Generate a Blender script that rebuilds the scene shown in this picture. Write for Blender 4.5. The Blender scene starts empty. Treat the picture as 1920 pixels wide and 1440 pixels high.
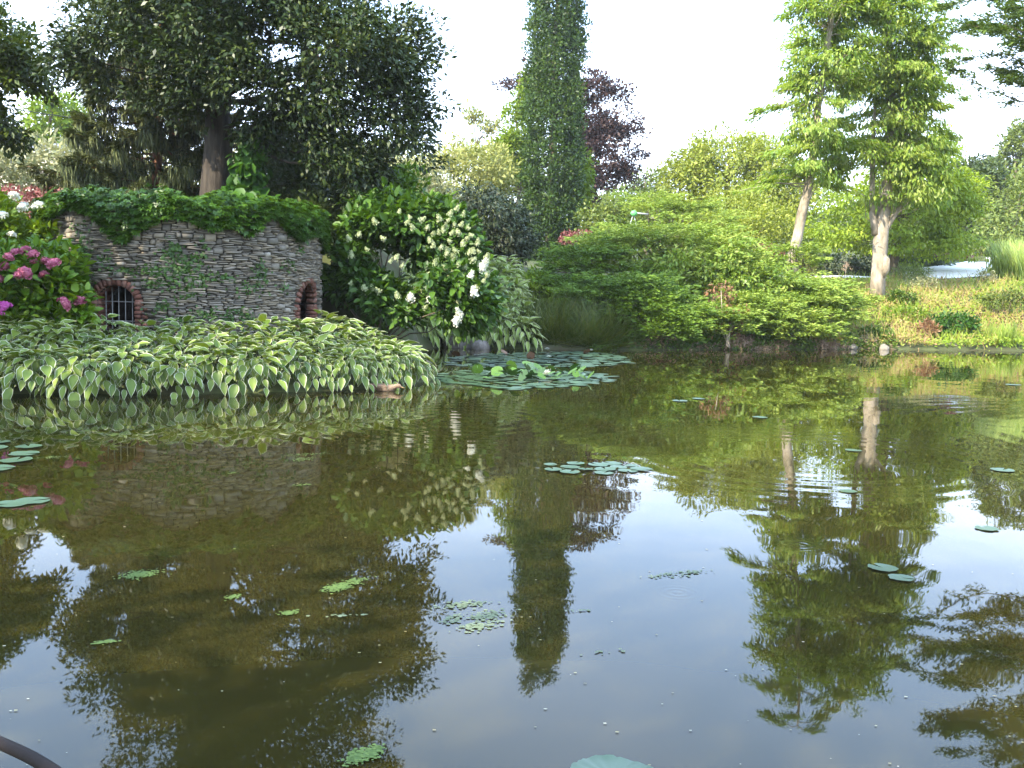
import bpy, math, numpy as np
from math import radians as R_
from mathutils import Vector, Matrix

S = bpy.context.scene
COL = S.collection
rng = np.random.default_rng(11)

# ------------------------------------------------------------------ camera
F = 1850.0; CX, CY = 960.0, 720.0; CAMZ = 1.6
PITCH = R_(5.4); ROLL = R_(1.4)
fw = Vector((0, math.cos(PITCH), -math.sin(PITCH)))
up0 = Vector((0, math.sin(PITCH), math.cos(PITCH))); r0_ = Vector((1, 0, 0))
rt = r0_ * math.cos(ROLL) + up0 * math.sin(ROLL)
upv = -r0_ * math.sin(ROLL) + up0 * math.cos(ROLL)
cam_d = bpy.data.cameras.new('camera'); cam = bpy.data.objects.new('camera', cam_d); COL.objects.link(cam)
M3 = Matrix((rt, upv, -fw)).transposed()
cam.matrix_world = Matrix.Translation((0, 0, CAMZ)) @ M3.to_4x4()
cam_d.sensor_width = 36; cam_d.lens = 36 * F / 1920; cam_d.clip_start = 0.05; cam_d.clip_end = 3000
S.camera = cam

# ------------------------------------------------------------------ light
SUN_EL = R_(37); SUN_AZ = math.atan2(-0.64, -0.77)      # azimuth measured from +Y towards +X
to_sun = Vector((math.sin(SUN_AZ) * math.cos(SUN_EL), math.cos(SUN_AZ) * math.cos(SUN_EL), math.sin(SUN_EL)))
W = bpy.data.worlds.new('World'); S.world = W; W.use_nodes = True
nt = W.node_tree; nt.nodes.clear()
def N(nt, t, **k):
    n = nt.nodes.new(t)
    for a, b in k.items(): setattr(n, a, b)
    return n
sky = N(nt, 'ShaderNodeTexSky', sky_type='NISHITA', sun_disc=False, sun_elevation=SUN_EL, sun_rotation=SUN_AZ,
        air_density=1.0, dust_density=2.2, ozone_density=1.2)
tc = N(nt, 'ShaderNodeTexCoord'); sep = N(nt, 'ShaderNodeSeparateXYZ')
nt.links.new(tc.outputs['Generated'], sep.inputs[0])
zz = N(nt, 'ShaderNodeMath', operation='ADD'); nt.links.new(sep.outputs[2], zz.inputs[0]); zz.inputs[1].default_value = .22
dx = N(nt, 'ShaderNodeMath', operation='DIVIDE'); nt.links.new(sep.outputs[0], dx.inputs[0]); nt.links.new(zz.outputs[0], dx.inputs[1])
dy = N(nt, 'ShaderNodeMath', operation='DIVIDE'); nt.links.new(sep.outputs[1], dy.inputs[0]); nt.links.new(zz.outputs[0], dy.inputs[1])
cmb = N(nt, 'ShaderNodeCombineXYZ'); nt.links.new(dx.outputs[0], cmb.inputs[0]); nt.links.new(dy.outputs[0], cmb.inputs[1])
cn = N(nt, 'ShaderNodeTexNoise'); cn.inputs['Scale'].default_value = 1.1; cn.inputs['Detail'].default_value = 5; cn.inputs['Roughness'].default_value = .5
nt.links.new(cmb.outputs[0], cn.inputs['Vector'])
cr = N(nt, 'ShaderNodeMapRange'); cr.inputs[1].default_value = .45; cr.inputs[2].default_value = .75; cr.inputs[4].default_value = .35
nt.links.new(cn.outputs['Fac'], cr.inputs[0])
hz = N(nt, 'ShaderNodeMapRange'); hz.inputs[1].default_value = .02; hz.inputs[2].default_value = .27; hz.inputs[3].default_value = .85; hz.inputs[4].default_value = .0
nt.links.new(sep.outputs[2], hz.inputs[0])
mxf = N(nt, 'ShaderNodeMath', operation='ADD', use_clamp=True); nt.links.new(cr.outputs[0], mxf.inputs[0]); nt.links.new(hz.outputs[0], mxf.inputs[1])
mb_ = N(nt, 'ShaderNodeMixRGB'); mb_.inputs[0].default_value = .65; mb_.inputs[2].default_value = (8.0, 11.3, 16.8, 1)
nt.links.new(sky.outputs[0], mb_.inputs[1])
mx = N(nt, 'ShaderNodeMixRGB'); mx.inputs[2].default_value = (14.5, 16.0, 18.5, 1)
nt.links.new(mxf.outputs[0], mx.inputs[0]); nt.links.new(mb_.outputs[0], mx.inputs[1])
bg = N(nt, 'ShaderNodeBackground'); bg.inputs[1].default_value = 0.12
out = N(nt, 'ShaderNodeOutputWorld'); nt.links.new(mx.outputs[0], bg.inputs[0]); nt.links.new(bg.outputs[0], out.inputs[0])
sl = bpy.data.lights.new('sun', 'SUN'); sl.energy = 5.0; sl.angle = R_(0.6); sl.color = (1.0, .91, .74)
so = bpy.data.objects.new('sun', sl); COL.objects.link(so); so.rotation_euler = to_sun.to_track_quat('Z', 'Y').to_euler()
S.view_settings.view_transform = 'Standard'; S.view_settings.look = 'None'; S.view_settings.gamma = 1
S.view_settings.exposure = 1.4
S.render.engine = 'CYCLES'
S.cycles.max_bounces = 7; S.cycles.diffuse_bounces = 3; S.cycles.glossy_bounces = 3; S.cycles.transmission_bounces = 3
S.cycles.use_denoising = True; S.cycles.caustics_reflective = False; S.cycles.caustics_refractive = False

# ------------------------------------------------------------------ helpers
def P(px, py, d):
    """world point at distance Y=d seen at a point of the photograph"""
    v = rt * ((px - CX) / F) + upv * (-(py - CY) / F) + fw
    v = v * (d / v.y)
    return np.array([v.x, v.y, v.z + CAMZ])
def E(px, py, d, rx, ry, rd=None):
    """ellipsoid (centre, radii) with radii of rx, ry photo pixels at distance d and depth radius rd in metres"""
    a = rx * d / F; b = ry * d / F
    return (P(px, py, d), np.array([a, rd if rd else (a + b) / 2, b]))
def thing(name, label, cat, loc=(0, 0, 0), group=None, kind=None):
    o = bpy.data.objects.new(name, None); COL.objects.link(o); o.location = [float(c) for c in loc]; o.empty_display_size = .2
    if label: o['label'] = label
    if cat: o['category'] = cat
    if group: o['group'] = group
    if kind: o['kind'] = kind
    return o
def tag(o, label=None, cat=None, group=None, kind=None):
    if label: o['label'] = label
    if cat: o['category'] = cat
    if group: o['group'] = group
    if kind: o['kind'] = kind
    return o
def unit(v):
    return v / np.maximum(np.linalg.norm(v, axis=-1, keepdims=True), 1e-9)

class MB:
    def __init__(s): s.v = []; s.f = []; s.t = []; s.n = 0; s.at = []; s.hasat = False
    def add(s, v, f, at=None):
        v = np.asarray(v, float).reshape(-1, 3); f = np.asarray(f, int)
        (s.t if f.shape[1] == 3 else s.f).append(f + s.n); s.v.append(v); s.n += len(v)
        s.at.append(np.zeros(len(v)) if at is None else at)
        if at is not None: s.hasat = True
        return s
    def build(s, name, mat, parent=None, smooth=False, origin=None):
        v = np.concatenate(s.v)
        if parent is not None and origin is None: origin = np.array(parent.location) if parent.parent is None else np.array(parent.location) + np.array(parent.parent.location)
        loc0 = np.zeros(3)
        if parent is None and origin is not None: loc0 = np.asarray(origin, float)
        if origin is not None: v = v - np.asarray(origin)
        q = np.concatenate(s.f) if s.f else np.zeros((0, 4), int); t = np.concatenate(s.t) if s.t else np.zeros((0, 3), int)
        me = bpy.data.meshes.new(name); me.vertices.add(len(v)); me.vertices.foreach_set('co', v.astype(np.float32).ravel())
        li = np.concatenate([q.ravel(), t.ravel()]).astype(np.int32)
        tot = np.concatenate([np.full(len(q), 4), np.full(len(t), 3)]).astype(np.int32)
        st = np.concatenate([[0], np.cumsum(tot)[:-1]]).astype(np.int32)
        me.loops.add(len(li)); me.loops.foreach_set('vertex_index', li)
        me.polygons.add(len(tot)); me.polygons.foreach_set('loop_start', st); me.polygons.foreach_set('loop_total', tot)
        if smooth: me.polygons.foreach_set('use_smooth', np.ones(len(tot), bool))
        me.update(calc_edges=True)
        if s.hasat:
            a = me.attributes.new('edge', 'FLOAT', 'POINT'); a.data.foreach_set('value', np.concatenate(s.at).astype(np.float32))
        me.materials.append(mat)
        o = bpy.data.objects.new(name, me); COL.objects.link(o)
        if parent is not None: o.parent = parent
        else: o.location = loc0
        return o

TPL = {
 'q': (np.array([[0, 0, 0], [.45, .5, .09], [1, 0, -.04], [.45, -.5, .09]]), np.array([[0, 3, 2, 1]]), None),
 'h': (np.array([[0, 0, 0], [.3, .46, .1], [.68, .4, .06], [1, 0, -.1], [.68, -.4, .06], [.3, -.46, .1]]), np.array([[0, 3, 2, 1], [0, 5, 4, 3]]), None),
 'b': (np.array([[0, .5, 0], [0, -.5, 0], [.4, .45, .0], [.4, -.45, .0], [.75, .3, -.12], [.75, -.3, -.12], [1, 0, -.32]]), None, None),
}
def _hosta():
    us = np.array([0, .12, .38, .7, 1.0]); hw = np.array([.06, .38, .5, .30, 0.0])
    V = []; A = []
    for u, h in zip(us, hw):
        for k, e in ((-1, 1), (-.74, .74), (0, 0), (.74, .74), (1, 1)):
            V.append((u, k * h, .10 * abs(k) * (1 - u * .5) - .28 * u * u + (.03 if e == 1 and u in (.38,) else 0))); A.append(e if u < 1 else 1)
    Fq = [[i * 5 + j, i * 5 + j + 1, i * 5 + j + 6, i * 5 + j + 5] for i in range(4) for j in range(4)]
    return np.array(V), np.array(Fq), np.array(A, float)
TPL['hosta'] = _hosta()
def leaves(mb, p, d, n, L, Wd, tpl='q'):
    p = np.asarray(p, float); k = len(p)
    if not k: return
    d = unit(d); n = n - d * np.sum(n * d, 1, keepdims=True); n = unit(n); b = np.cross(n, d)
    T, Fq, A = TPL[tpl]; L = np.broadcast_to(L, (k,)); Wd = np.broadcast_to(Wd, (k,))
    v = p[:, None] + d[:, None] * (T[None, :, 0:1] * L[:, None, None]) + b[:, None] * (T[None, :, 1:2] * Wd[:, None, None]) + n[:, None] * (T[None, :, 2:3] * L[:, None, None])
    off = (np.arange(k) * len(T))[:, None, None]
    if tpl == 'b':
        q = np.array([[0, 1, 3, 2], [2, 3, 5, 4]]); t = np.array([[4, 5, 6]])
        base = mb.n; vv = v.reshape(-1, 3); mb.v.append(vv); mb.at.append(np.zeros(len(vv)))
        mb.f.append((q[None] + off).reshape(-1, 4) + base); mb.t.append((t[None] + off).reshape(-1, 3) + base); mb.n += len(vv)
    else:
        mb.add(v.reshape(-1, 3), (Fq[None] + off).reshape(-1, Fq.shape[1]), None if A is None else np.tile(A, k))
def rnd(n): return unit(rng.normal(size=(n, 3)))
def tube(mb, pts, rad, sides=7, jit=0):
    pts = np.asarray(pts, float); k = len(pts); rad = np.broadcast_to(rad, (k,)).astype(float)
    tg = unit(np.gradient(pts, axis=0)); ref = np.array([0, 0, 1.]) if abs(tg[0, 2]) < .8 else np.array([1., 0, 0])
    V = []
    a = np.linspace(0, 2 * np.pi, sides, endpoint=False)
    for i in range(k):
        x = unit(np.cross(tg[i], ref)); y = np.cross(tg[i], x)
        r = rad[i] * (1 + jit * rng.normal(size=sides))
        V.append(pts[i] + (np.cos(a) * r)[:, None] * x + (np.sin(a) * r)[:, None] * y)
    V = np.concatenate(V + [pts[-1:], pts[:1]])
    Fq = [[i * sides + j, i * sides + (j + 1) % sides, (i + 1) * sides + (j + 1) % sides, (i + 1) * sides + j] for i in range(k - 1) for j in range(sides)]
    n0 = mb.n; mb.add(V, Fq)
    e = k * sides
    T = [[(k - 1) * sides + j, (k - 1) * sides + (j + 1) % sides, e] for j in range(sides)] + [[(j + 1) % sides, j, e + 1] for j in range(sides)]
    mb.t.append(np.array(T) + n0)
def curve(a, b, sag=0., k=5, wob=0.):
    a = np.asarray(a, float); b = np.asarray(b, float); t = np.linspace(0, 1, k)[:, None]
    p = a + (b - a) * t; p[:, 2] += sag * np.sin(np.pi * t[:, 0]); L = np.linalg.norm(b - a)
    if wob and k > 2: p[1:-1] += rng.normal(size=(k - 2, 3)) * wob * L
    return p
def box(mb, c, s, ax=None, jit=0.):
    c = np.asarray(c, float); s = np.asarray(s, float) / 2
    v = np.array([[x, y, z] for x in (-1, 1) for y in (-1, 1) for z in (-1, 1)], float) * s
    if jit: v += rng.uniform(-jit, jit, v.shape) * s
    if ax is not None: v = v @ np.asarray(ax)
    mb.add(v + c, [[0, 1, 3, 2], [4, 6, 7, 5], [0, 4, 5, 1], [2, 3, 7, 6], [0, 2, 6, 4], [1, 5, 7, 3]])
def blob(mb, c, r, k=1, jit=.2, squash=None):
    """an irregular stone"""
    import bmesh
    bm = bmesh.new(); bmesh.ops.create_icosphere(bm, subdivisions=2, radius=1)
    v = np.array([x.co[:] for x in bm.verts]); f = np.array([[x.index for x in q.verts] for q in bm.faces]); bm.free()
    ph = rng.uniform(0, 6, 6); m = 1 + jit * (np.sin(v[:, 0] * 3 + ph[0]) + np.sin(v[:, 1] * 4 + ph[1]) + np.sin(v[:, 2] * 3.5 + ph[2])) / 2 + rng.normal(size=len(v)) * jit * .2
    mb.add(v * m[:, None] * np.asarray(r) + np.asarray(c), f)

# ------------------------------------------------------------------ materials
def newmat(name):
    m = bpy.data.materials.new(name); m.use_nodes = True; nt = m.node_tree; nt.nodes.clear()
    o = N(nt, 'ShaderNodeOutputMaterial'); p = N(nt, 'ShaderNodeBsdfPrincipled'); nt.links.new(p.outputs[0], o.inputs[0])
    return m, nt, p, o
def ramp(nt, stops):
    r = N(nt, 'ShaderNodeValToRGB'); e = r.color_ramp.elements
    while len(e) > 1: e.remove(e[-1])
    for i, (p, c) in enumerate(stops):
        x = e[0] if i == 0 else e.new(p)
        x.position = p; x.color = (*c, 1)
    return r
def leafmat(name, cols, tr=.28, rough=.5, spec=.35, nscale=.8, wn=.35, margin=None, trc=1.25):
    if 'petal' not in name: cols = [(a * 1.13 + .002, b * 1.02, c * (.65 if c < .32 * b else .9)) if b > a * 1.08 else (a, b, c) for a, b, c in cols]
    m, nt, p, o = newmat(name)
    g = N(nt, 'ShaderNodeNewGeometry'); tc = N(nt, 'ShaderNodeTexCoord')
    no = N(nt, 'ShaderNodeTexNoise'); no.inputs['Scale'].default_value = nscale; no.inputs['Detail'].default_value = 2
    nt.links.new(tc.outputs['Object'], no.inputs['Vector'])
    mr = N(nt, 'ShaderNodeMapRange'); mr.inputs[1].default_value = .3; mr.inputs[2].default_value = .7; nt.links.new(no.outputs['Fac'], mr.inputs[0])
    mixv = N(nt, 'ShaderNodeMix'); mixv.inputs[0].default_value = wn
    nt.links.new(g.outputs['Random Per Island'], mixv.inputs[2]); nt.links.new(mr.outputs[0], mixv.inputs[3])
    st = [(i / max(1, len(cols) - 1), c) for i, c in enumerate(cols)]
    r = ramp(nt, st); nt.links.new(mixv.outputs[0], r.inputs[0]); colout = r.outputs[0]
    if margin:
        at = N(nt, 'ShaderNodeAttribute', attribute_name='edge'); mm = N(nt, 'ShaderNodeMapRange'); mm.inputs[1].default_value = .85; mm.inputs[2].default_value = .95
        nt.links.new(at.outputs['Fac'], mm.inputs[0]); mc = N(nt, 'ShaderNodeMixRGB'); mc.inputs[2].default_value = (*margin, 1)
        nt.links.new(mm.outputs[0], mc.inputs[0]); nt.links.new(colout, mc.inputs[1]); colout = mc.outputs[0]
    nt.links.new(colout, p.inputs['Base Color']); p.inputs['Roughness'].default_value = rough; p.inputs['Specular IOR Level'].default_value = spec
    if tr:
        t = N(nt, 'ShaderNodeBsdfTranslucent'); hs = N(nt, 'ShaderNodeHueSaturation'); hs.inputs['Value'].default_value = trc; hs.inputs['Saturation'].default_value = 1.15; hs.inputs['Hue'].default_value = .485
        nt.links.new(colout, hs.inputs['Color']); nt.links.new(hs.outputs[0], t.inputs[0])
        ms = N(nt, 'ShaderNodeMixShader'); ms.inputs[0].default_value = tr
        nt.links.new(p.outputs[0], ms.inputs[1]); nt.links.new(t.outputs[0], ms.inputs[2]); nt.links.new(ms.outputs[0], o.inputs[0])
    return m
def surfmat(name, cols, scale=6, rough=.85, bump=.3, stretch=(1, 1, 1), detail=6, island=0., spec=.3, bdist=.02):
    m, nt, p, o = newmat(name)
    tc = N(nt, 'ShaderNodeTexCoord'); mp = N(nt, 'ShaderNodeMapping'); mp.inputs['Scale'].default_value = stretch
    nt.links.new(tc.outputs['Object'], mp.inputs[0])
    no = N(nt, 'ShaderNodeTexNoise'); no.inputs['Scale'].default_value = scale; no.inputs['Detail'].default_value = detail; no.inputs['Roughness'].default_value = .65
    nt.links.new(mp.outputs[0], no.inputs['Vector'])
    mr = N(nt, 'ShaderNodeMapRange'); mr.inputs[1].default_value = .28; mr.inputs[2].default_value = .72; nt.links.new(no.outputs['Fac'], mr.inputs[0]); fac = mr.outputs[0]
    if island:
        g = N(nt, 'ShaderNodeNewGeometry'); mv = N(nt, 'ShaderNodeMix'); mv.inputs[0].default_value = island
        nt.links.new(fac, mv.inputs[2]); nt.links.new(g.outputs['Random Per Island'], mv.inputs[3]); fac = mv.outputs[0]
    r = ramp(nt, [(i / max(1, len(cols) - 1), c) for i, c in enumerate(cols)]); nt.links.new(fac, r.inputs[0])
    nt.links.new(r.outputs[0], p.inputs['Base Color']); p.inputs['Roughness'].default_value = rough; p.inputs['Specular IOR Level'].default_value = spec
    if bump:
        b = N(nt, 'ShaderNodeBump'); b.inputs['Strength'].default_value = bump; b.inputs['Distance'].default_value = bdist
        nt.links.new(no.outputs['Fac'], b.inputs['Height']); nt.links.new(b.outputs[0], p.inputs['Normal'])
    return m

M = {}
M['ground'] = surfmat('ground', [(.05, .035, .02), (.06, .07, .025), (.10, .12, .035)], scale=.9, rough=.95, bump=.5, detail=8)
M['bark_dark'] = surfmat('bark_dark', [(.02, .016, .012), (.05, .04, .03), (.085, .07, .05)], scale=9, stretch=(1, 1, .2), bump=.9, bdist=.04)
M['bark_red'] = surfmat('bark_red', [(.07, .03, .018), (.16, .07, .04), (.25, .12, .07)], scale=9, stretch=(1, 1, .3), bump=.8, bdist=.03)
M['bark_pale'] = surfmat('bark_pale', [(.11, .09, .06), (.30, .25, .18), (.46, .38, .31)], scale=4, stretch=(1, 1, .5), bump=.7, bdist=.03)
M['bark_mid'] = surfmat('bark_mid', [(.06, .045, .03), (.14, .11, .075), (.2, .16, .11)], scale=6, stretch=(1, 1, .3), bump=.6)
M['stone'] = surfmat('slate_stone', [(.085, .075, .06), (.155, .138, .11), (.22, .195, .155), (.27, .22, .15), (.35, .33, .29)], scale=5, island=.72, bump=.6, stretch=(1, 1, 2.2), bdist=.015)
M['mortar'] = surfmat('joint_earth', [(.03, .026, .02), (.07, .06, .045)], scale=12, bump=.3)
M['brick'] = surfmat('red_brick', [(.10, .045, .032), (.18, .075, .05), (.26, .15, .11)], scale=9, island=.6, bump=.4)
M['iron'] = surfmat('iron', [(.16, .15, .14), (.28, .27, .25)], scale=20, rough=.6, bump=.2)
M['rock'] = surfmat('rock', [(.07, .06, .05), (.16, .14, .12), (.24, .21, .18)], scale=7, bump=.6, bdist=.03)
M['rock_pale'] = surfmat('rock_pale', [(.16, .14, .11), (.28, .25, .2)], scale=7, bump=.6, bdist=.03)
M['path'] = surfmat('pale_paving', [(.70, .68, .64), (.82, .80, .76)], scale=2, bump=.1)
M['magnolia'] = leafmat('dark_glossy_leaf', [(.009, .024, .008), (.018, .042, .012), (.036, .066, .017), (.075, .10, .025)], tr=.14, rough=.45, spec=.4)
M['lefttree'] = leafmat('mid_leaf', [(.02, .045, .010), (.045, .085, .015), (.09, .12, .018)], tr=.28, rough=.45)
M['spruce'] = leafmat('spruce_needles', [(.018, .036, .014), (.04, .065, .022), (.10, .13, .045), (.20, .21, .09)], tr=.12, rough=.6)
M['vine'] = leafmat('vine_leaf', [(.02, .07, .014), (.04, .12, .022), (.06, .16, .03)], tr=.25)
M['creeper'] = leafmat('creeper_leaf', [(.02, .06, .012), (.04, .11, .018), (.09, .18, .03)], tr=.28, rough=.38)
M['ivy'] = leafmat('ivy_leaf', [(.02, .055, .015), (.04, .10, .025), (.07, .14, .03)], tr=.1)
M['hosta'] = leafmat('hosta_leaf', [(.04, .09, .018), (.08, .145, .028), (.125, .20, .042), (.18, .25, .065)], tr=.22, rough=.45, margin=(.58, .58, .42), nscale=1.2)
M['hosta2'] = leafmat('hosta_pale_leaf', [(.12, .2, .05), (.2, .3, .09), (.32, .4, .15)], tr=.22, rough=.45, margin=(.6, .58, .42), nscale=1.2)
M['hydr'] = leafmat('hydrangea_leaf', [(.02, .06, .012), (.04, .105, .02), (.08, .17, .03)], tr=.3, rough=.45)
M['hydr2'] = leafmat('hydrangea_light_leaf', [(.03, .09, .012), (.08, .18, .02), (.18, .28, .04)], tr=.3, rough=.45)
M['pink'] = leafmat('pink_petal', [(.22, .05, .07), (.42, .11, .18), (.60, .27, .32)], tr=.25, rough=.7)
M['magenta'] = leafmat('magenta_petal', [(.45, .06, .30), (.6, .15, .42)], tr=.25, rough=.7)
M['cream'] = leafmat('cream_petal', [(.20, .27, .09), (.36, .40, .2), (.52, .54, .36)], tr=.2, rough=.7)
M['white'] = leafmat('white_petal', [(.45, .46, .34), (.68, .68, .58), (.8, .8, .72)], tr=.2, rough=.7)
M['column'] = leafmat('column_leaf', [(.011, .034, .010), (.024, .062, .015), (.045, .098, .022), (.10, .16, .035)], tr=.25, rough=.42, nscale=.6)
M['purple'] = leafmat('copper_leaf', [(.022, .014, .015), (.05, .028, .026), (.12, .065, .048)], tr=.22, rough=.45)
M['limegreen'] = leafmat('lime_leaf', [(.07, .15, .018), (.14, .24, .03), (.22, .32, .05)], tr=.35)
M['paleyellow'] = leafmat('pale_yellow_leaf', [(.16, .20, .055), (.28, .30, .09), (.40, .38, .14)], tr=.3)
M['silver'] = leafmat('silver_leaf', [(.14, .19, .08), (.26, .29, .15), (.42, .41, .25)], tr=.25)
M['darkdome'] = leafmat('dark_dome_leaf', [(.008, .022, .010), (.018, .04, .017), (.04, .058, .026), (.07, .075, .035)], tr=.1, rough=.45)
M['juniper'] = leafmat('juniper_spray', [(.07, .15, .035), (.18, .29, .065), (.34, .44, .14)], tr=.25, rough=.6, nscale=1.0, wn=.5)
M['juniper_shaded'] = leafmat('juniper_shaded_spray', [(.04, .10, .015), (.09, .18, .024), (.16, .27, .04)], tr=.22, rough=.6, nscale=1.0, wn=.5)  # juniper green darkened to carry the shade on the lower left of the bank
M['layered'] = leafmat('drooping_leaf', [(.08, .18, .04), (.15, .27, .065), (.25, .36, .10), (.34, .43, .15)], tr=.42, rough=.42)
M['maple'] = leafmat('bright_leaf', [(.11, .20, .03), (.21, .33, .05), (.34, .44, .09)], tr=.35)
M['dome'] = leafmat('dome_leaf', [(.12, .18, .04), (.20, .27, .06), (.31, .37, .11)], tr=.3)
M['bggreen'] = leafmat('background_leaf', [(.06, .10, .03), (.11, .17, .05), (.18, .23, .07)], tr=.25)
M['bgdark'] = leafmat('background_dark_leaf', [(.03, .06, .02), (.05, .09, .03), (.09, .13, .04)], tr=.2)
M['rightcon'] = leafmat('right_tree_leaf', [(.04, .09, .025), (.08, .15, .04), (.15, .22, .06)], tr=.25)
M['red'] = leafmat('barberry_leaf', [(.13, .04, .035), (.24, .08, .07), (.34, .17, .14)], tr=.2)
M['autumn'] = leafmat('autumn_leaf', [(.14, .09, .04), (.28, .14, .07), (.34, .24, .12)], tr=.25)
M['rush'] = leafmat('rush_blade', [(.03, .055, .012), (.06, .10, .02), (.12, .13, .03)], tr=.15, nscale=2)
M['reed'] = leafmat('reed_blade', [(.12, .22, .05), (.22, .33, .09), (.34, .42, .16)], tr=.3)
M['cover'] = leafmat('ground_cover_leaf', [(.09, .22, .03), (.18, .30, .04), (.22, .32, .05), (.40, .24, .12), (.20, .32, .05), (.36, .42, .14)], tr=.28, nscale=.45, wn=.6)
M['cover_dk'] = leafmat('low_plant_leaf', [(.03, .08, .015), (.07, .14, .025), (.12, .19, .035)], tr=.25)
M['dry'] = leafmat('dry_stalk', [(.16, .10, .06), (.32, .22, .14), (.42, .32, .22)], tr=.15)
M['box'] = leafmat('box_leaf', [(.05, .07, .01), (.11, .13, .02), (.18, .19, .03)], tr=.15)
M['lawn'] = leafmat('lawn_blade', [(.06, .12, .02), (.11, .19, .03)], tr=.2)
M['pad'] = surfmat('lily_pad_leaf', [(.035, .07, .035), (.06, .11, .055), (.11, .16, .08)], scale=3, rough=.3, bump=.2, island=.5, spec=.5, bdist=.01)
M['pad_green'] = surfmat('raised_pad_leaf', [(.035, .09, .012), (.08, .16, .025)], scale=3, rough=.55, bump=.1, spec=.25)
M['pad_film'] = surfmat('algae_film', [(.09, .12, .06), (.16, .19, .11)], scale=5, rough=.6, island=.7, bump=0)
M['pad_brown'] = surfmat('withered_pad', [(.12, .06, .03), (.22, .12, .06)], scale=5, rough=.6)
M['weed'] = surfmat('duckweed', [(.05, .09, .015), (.12, .18, .035)], scale=9, rough=.6, island=.8, bump=0)
M['debris'] = surfmat('floating_bits', [(.12, .10, .05), (.26, .24, .12), (.5, .48, .38)], scale=9, rough=.6, island=.8, bump=0)
M['feather'] = surfmat('duck_feather', [(.10, .065, .04), (.20, .13, .08), (.34, .25, .17)], scale=22, stretch=(1, 1.6, 1.6), rough=.7, bump=.4)
M['bill'] = surfmat('duck_bill', [(.25, .16, .06), (.32, .22, .08)], scale=9, rough=.5, bump=0)
M['rail'] = surfmat('rail_paint', [(.008, .004, .003), (.015, .008, .006)], scale=14, rough=.8, bump=.1)
M['metal_grey'] = surfmat('grey_metal', [(.3, .32, .33), (.42, .44, .45)], scale=14, rough=.45, bump=.05)
M['green_plastic'] = surfmat('green_plastic', [(.12, .42, .14), (.16, .5, .18)], scale=4, rough=.4, bump=0)
M['concrete'] = surfmat('concrete', [(.4, .38, .34), (.52, .5, .45)], scale=6, bump=.2)
M['roofslate'] = surfmat('roof_slate', [(.16, .17, .19), (.24, .25, .28)], scale=4, bump=.2)
M['tile'] = surfmat('roof_tile', [(.26, .12, .07), (.36, .18, .12)], scale=4, bump=.2)
M['render_wall'] = surfmat('house_render', [(.42, .38, .32), (.52, .48, .4)], scale=4, bump=.1)
M['void'] = surfmat('dark_opening', [(.01, .01, .01), (.02, .02, .02)], scale=3, bump=0)
M['cable'] = surfmat('cable', [(.03, .03, .03), (.05, .05, .05)], scale=3, bump=0)

# water: murky olive-brown body under a clear reflecting surface
m, nt, p, o = newmat('pond_water'); M['water'] = m
p.inputs['Base Color'].default_value = (.023, .0195, .005, 1)
p.inputs['Roughness'].default_value = .015; p.inputs['IOR'].default_value = 1.333; p.inputs['Specular IOR Level'].default_value = .5
p.inputs['Subsurface Weight'].default_value = 1.0; p.inputs['Subsurface Radius'].default_value = (1.0, .8, .35); p.inputs['Subsurface Scale'].default_value = .35
tc = N(nt, 'ShaderNodeTexCoord')
def wnoise(sc, stretch, det):
    mp = N(nt, 'ShaderNodeMapping'); mp.inputs['Scale'].default_value = stretch; nt.links.new(tc.outputs['Object'], mp.inputs[0])
    n = N(nt, 'ShaderNodeTexNoise'); n.inputs['Scale'].default_value = sc; n.inputs['Detail'].default_value = det; nt.links.new(mp.outputs[0], n.inputs['Vector']); return n.outputs['Fac']
def mth(op, a, b=None, **k):
    x = N(nt, 'ShaderNodeMath', operation=op, **k)
    for i, q in enumerate((a, b)):
        if q is None: continue
        if hasattr(q, 'links'): nt.links.new(q, x.inputs[i])
        else: x.inputs[i].default_value = q
    return x.outputs[0]
n1 = wnoise(1.6, (1, .8, 1), 1.0); n2 = wnoise(.45, (1, 1, 1), 0.0); n3 = wnoise(.16, (1, 1, 1), 1)
amp = N(nt, 'ShaderNodeMapRange'); amp.inputs[1].default_value = .42; amp.inputs[2].default_value = .62; amp.inputs[3].default_value = .25; nt.links.new(n3, amp.inputs[0])
h = mth('ADD', mth('MULTIPLY', mth('MULTIPLY', n1, .0042), amp.outputs[0]), mth('MULTIPLY', n2, .007))
def ring(cx, cy, lam, A, fall, r0=0.):
    global h
    vm = N(nt, 'ShaderNodeVectorMath', operation='DISTANCE'); nt.links.new(tc.outputs['Object'], vm.inputs[0]); vm.inputs[1].default_value = (cx, cy, 0)
    r = vm.outputs['Value']; w = mth('SINE', mth('MULTIPLY', r, 6.283 / lam)); dr = mth('SUBTRACT', r, r0); e = mth('EXPONENT', mth('MULTIPLY', mth('MULTIPLY', dr, dr), -1 / (fall * fall)))
    h = mth('ADD', h, mth('MULTIPLY', mth('MULTIPLY', w, e), A))
ring(2.9, 9.9, .30, .00038, .55, 1.7)
ring(8.6, 11.6, .40, .0004, 1.6, 3.2)
ring(.92, 5.2, .05, .0002, .12)
ring(1.9, 6.3, .06, .0002, .12)
ring(-.7, 12.0, .30, .0006, 1.8)
b = N(nt, 'ShaderNodeBump'); b.inputs['Strength'].default_value = 1; b.inputs['Distance'].default_value = 1
nt.links.new(h, b.inputs['Height']); nt.links.new(b.outputs[0], p.inputs['Normal'])

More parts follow.
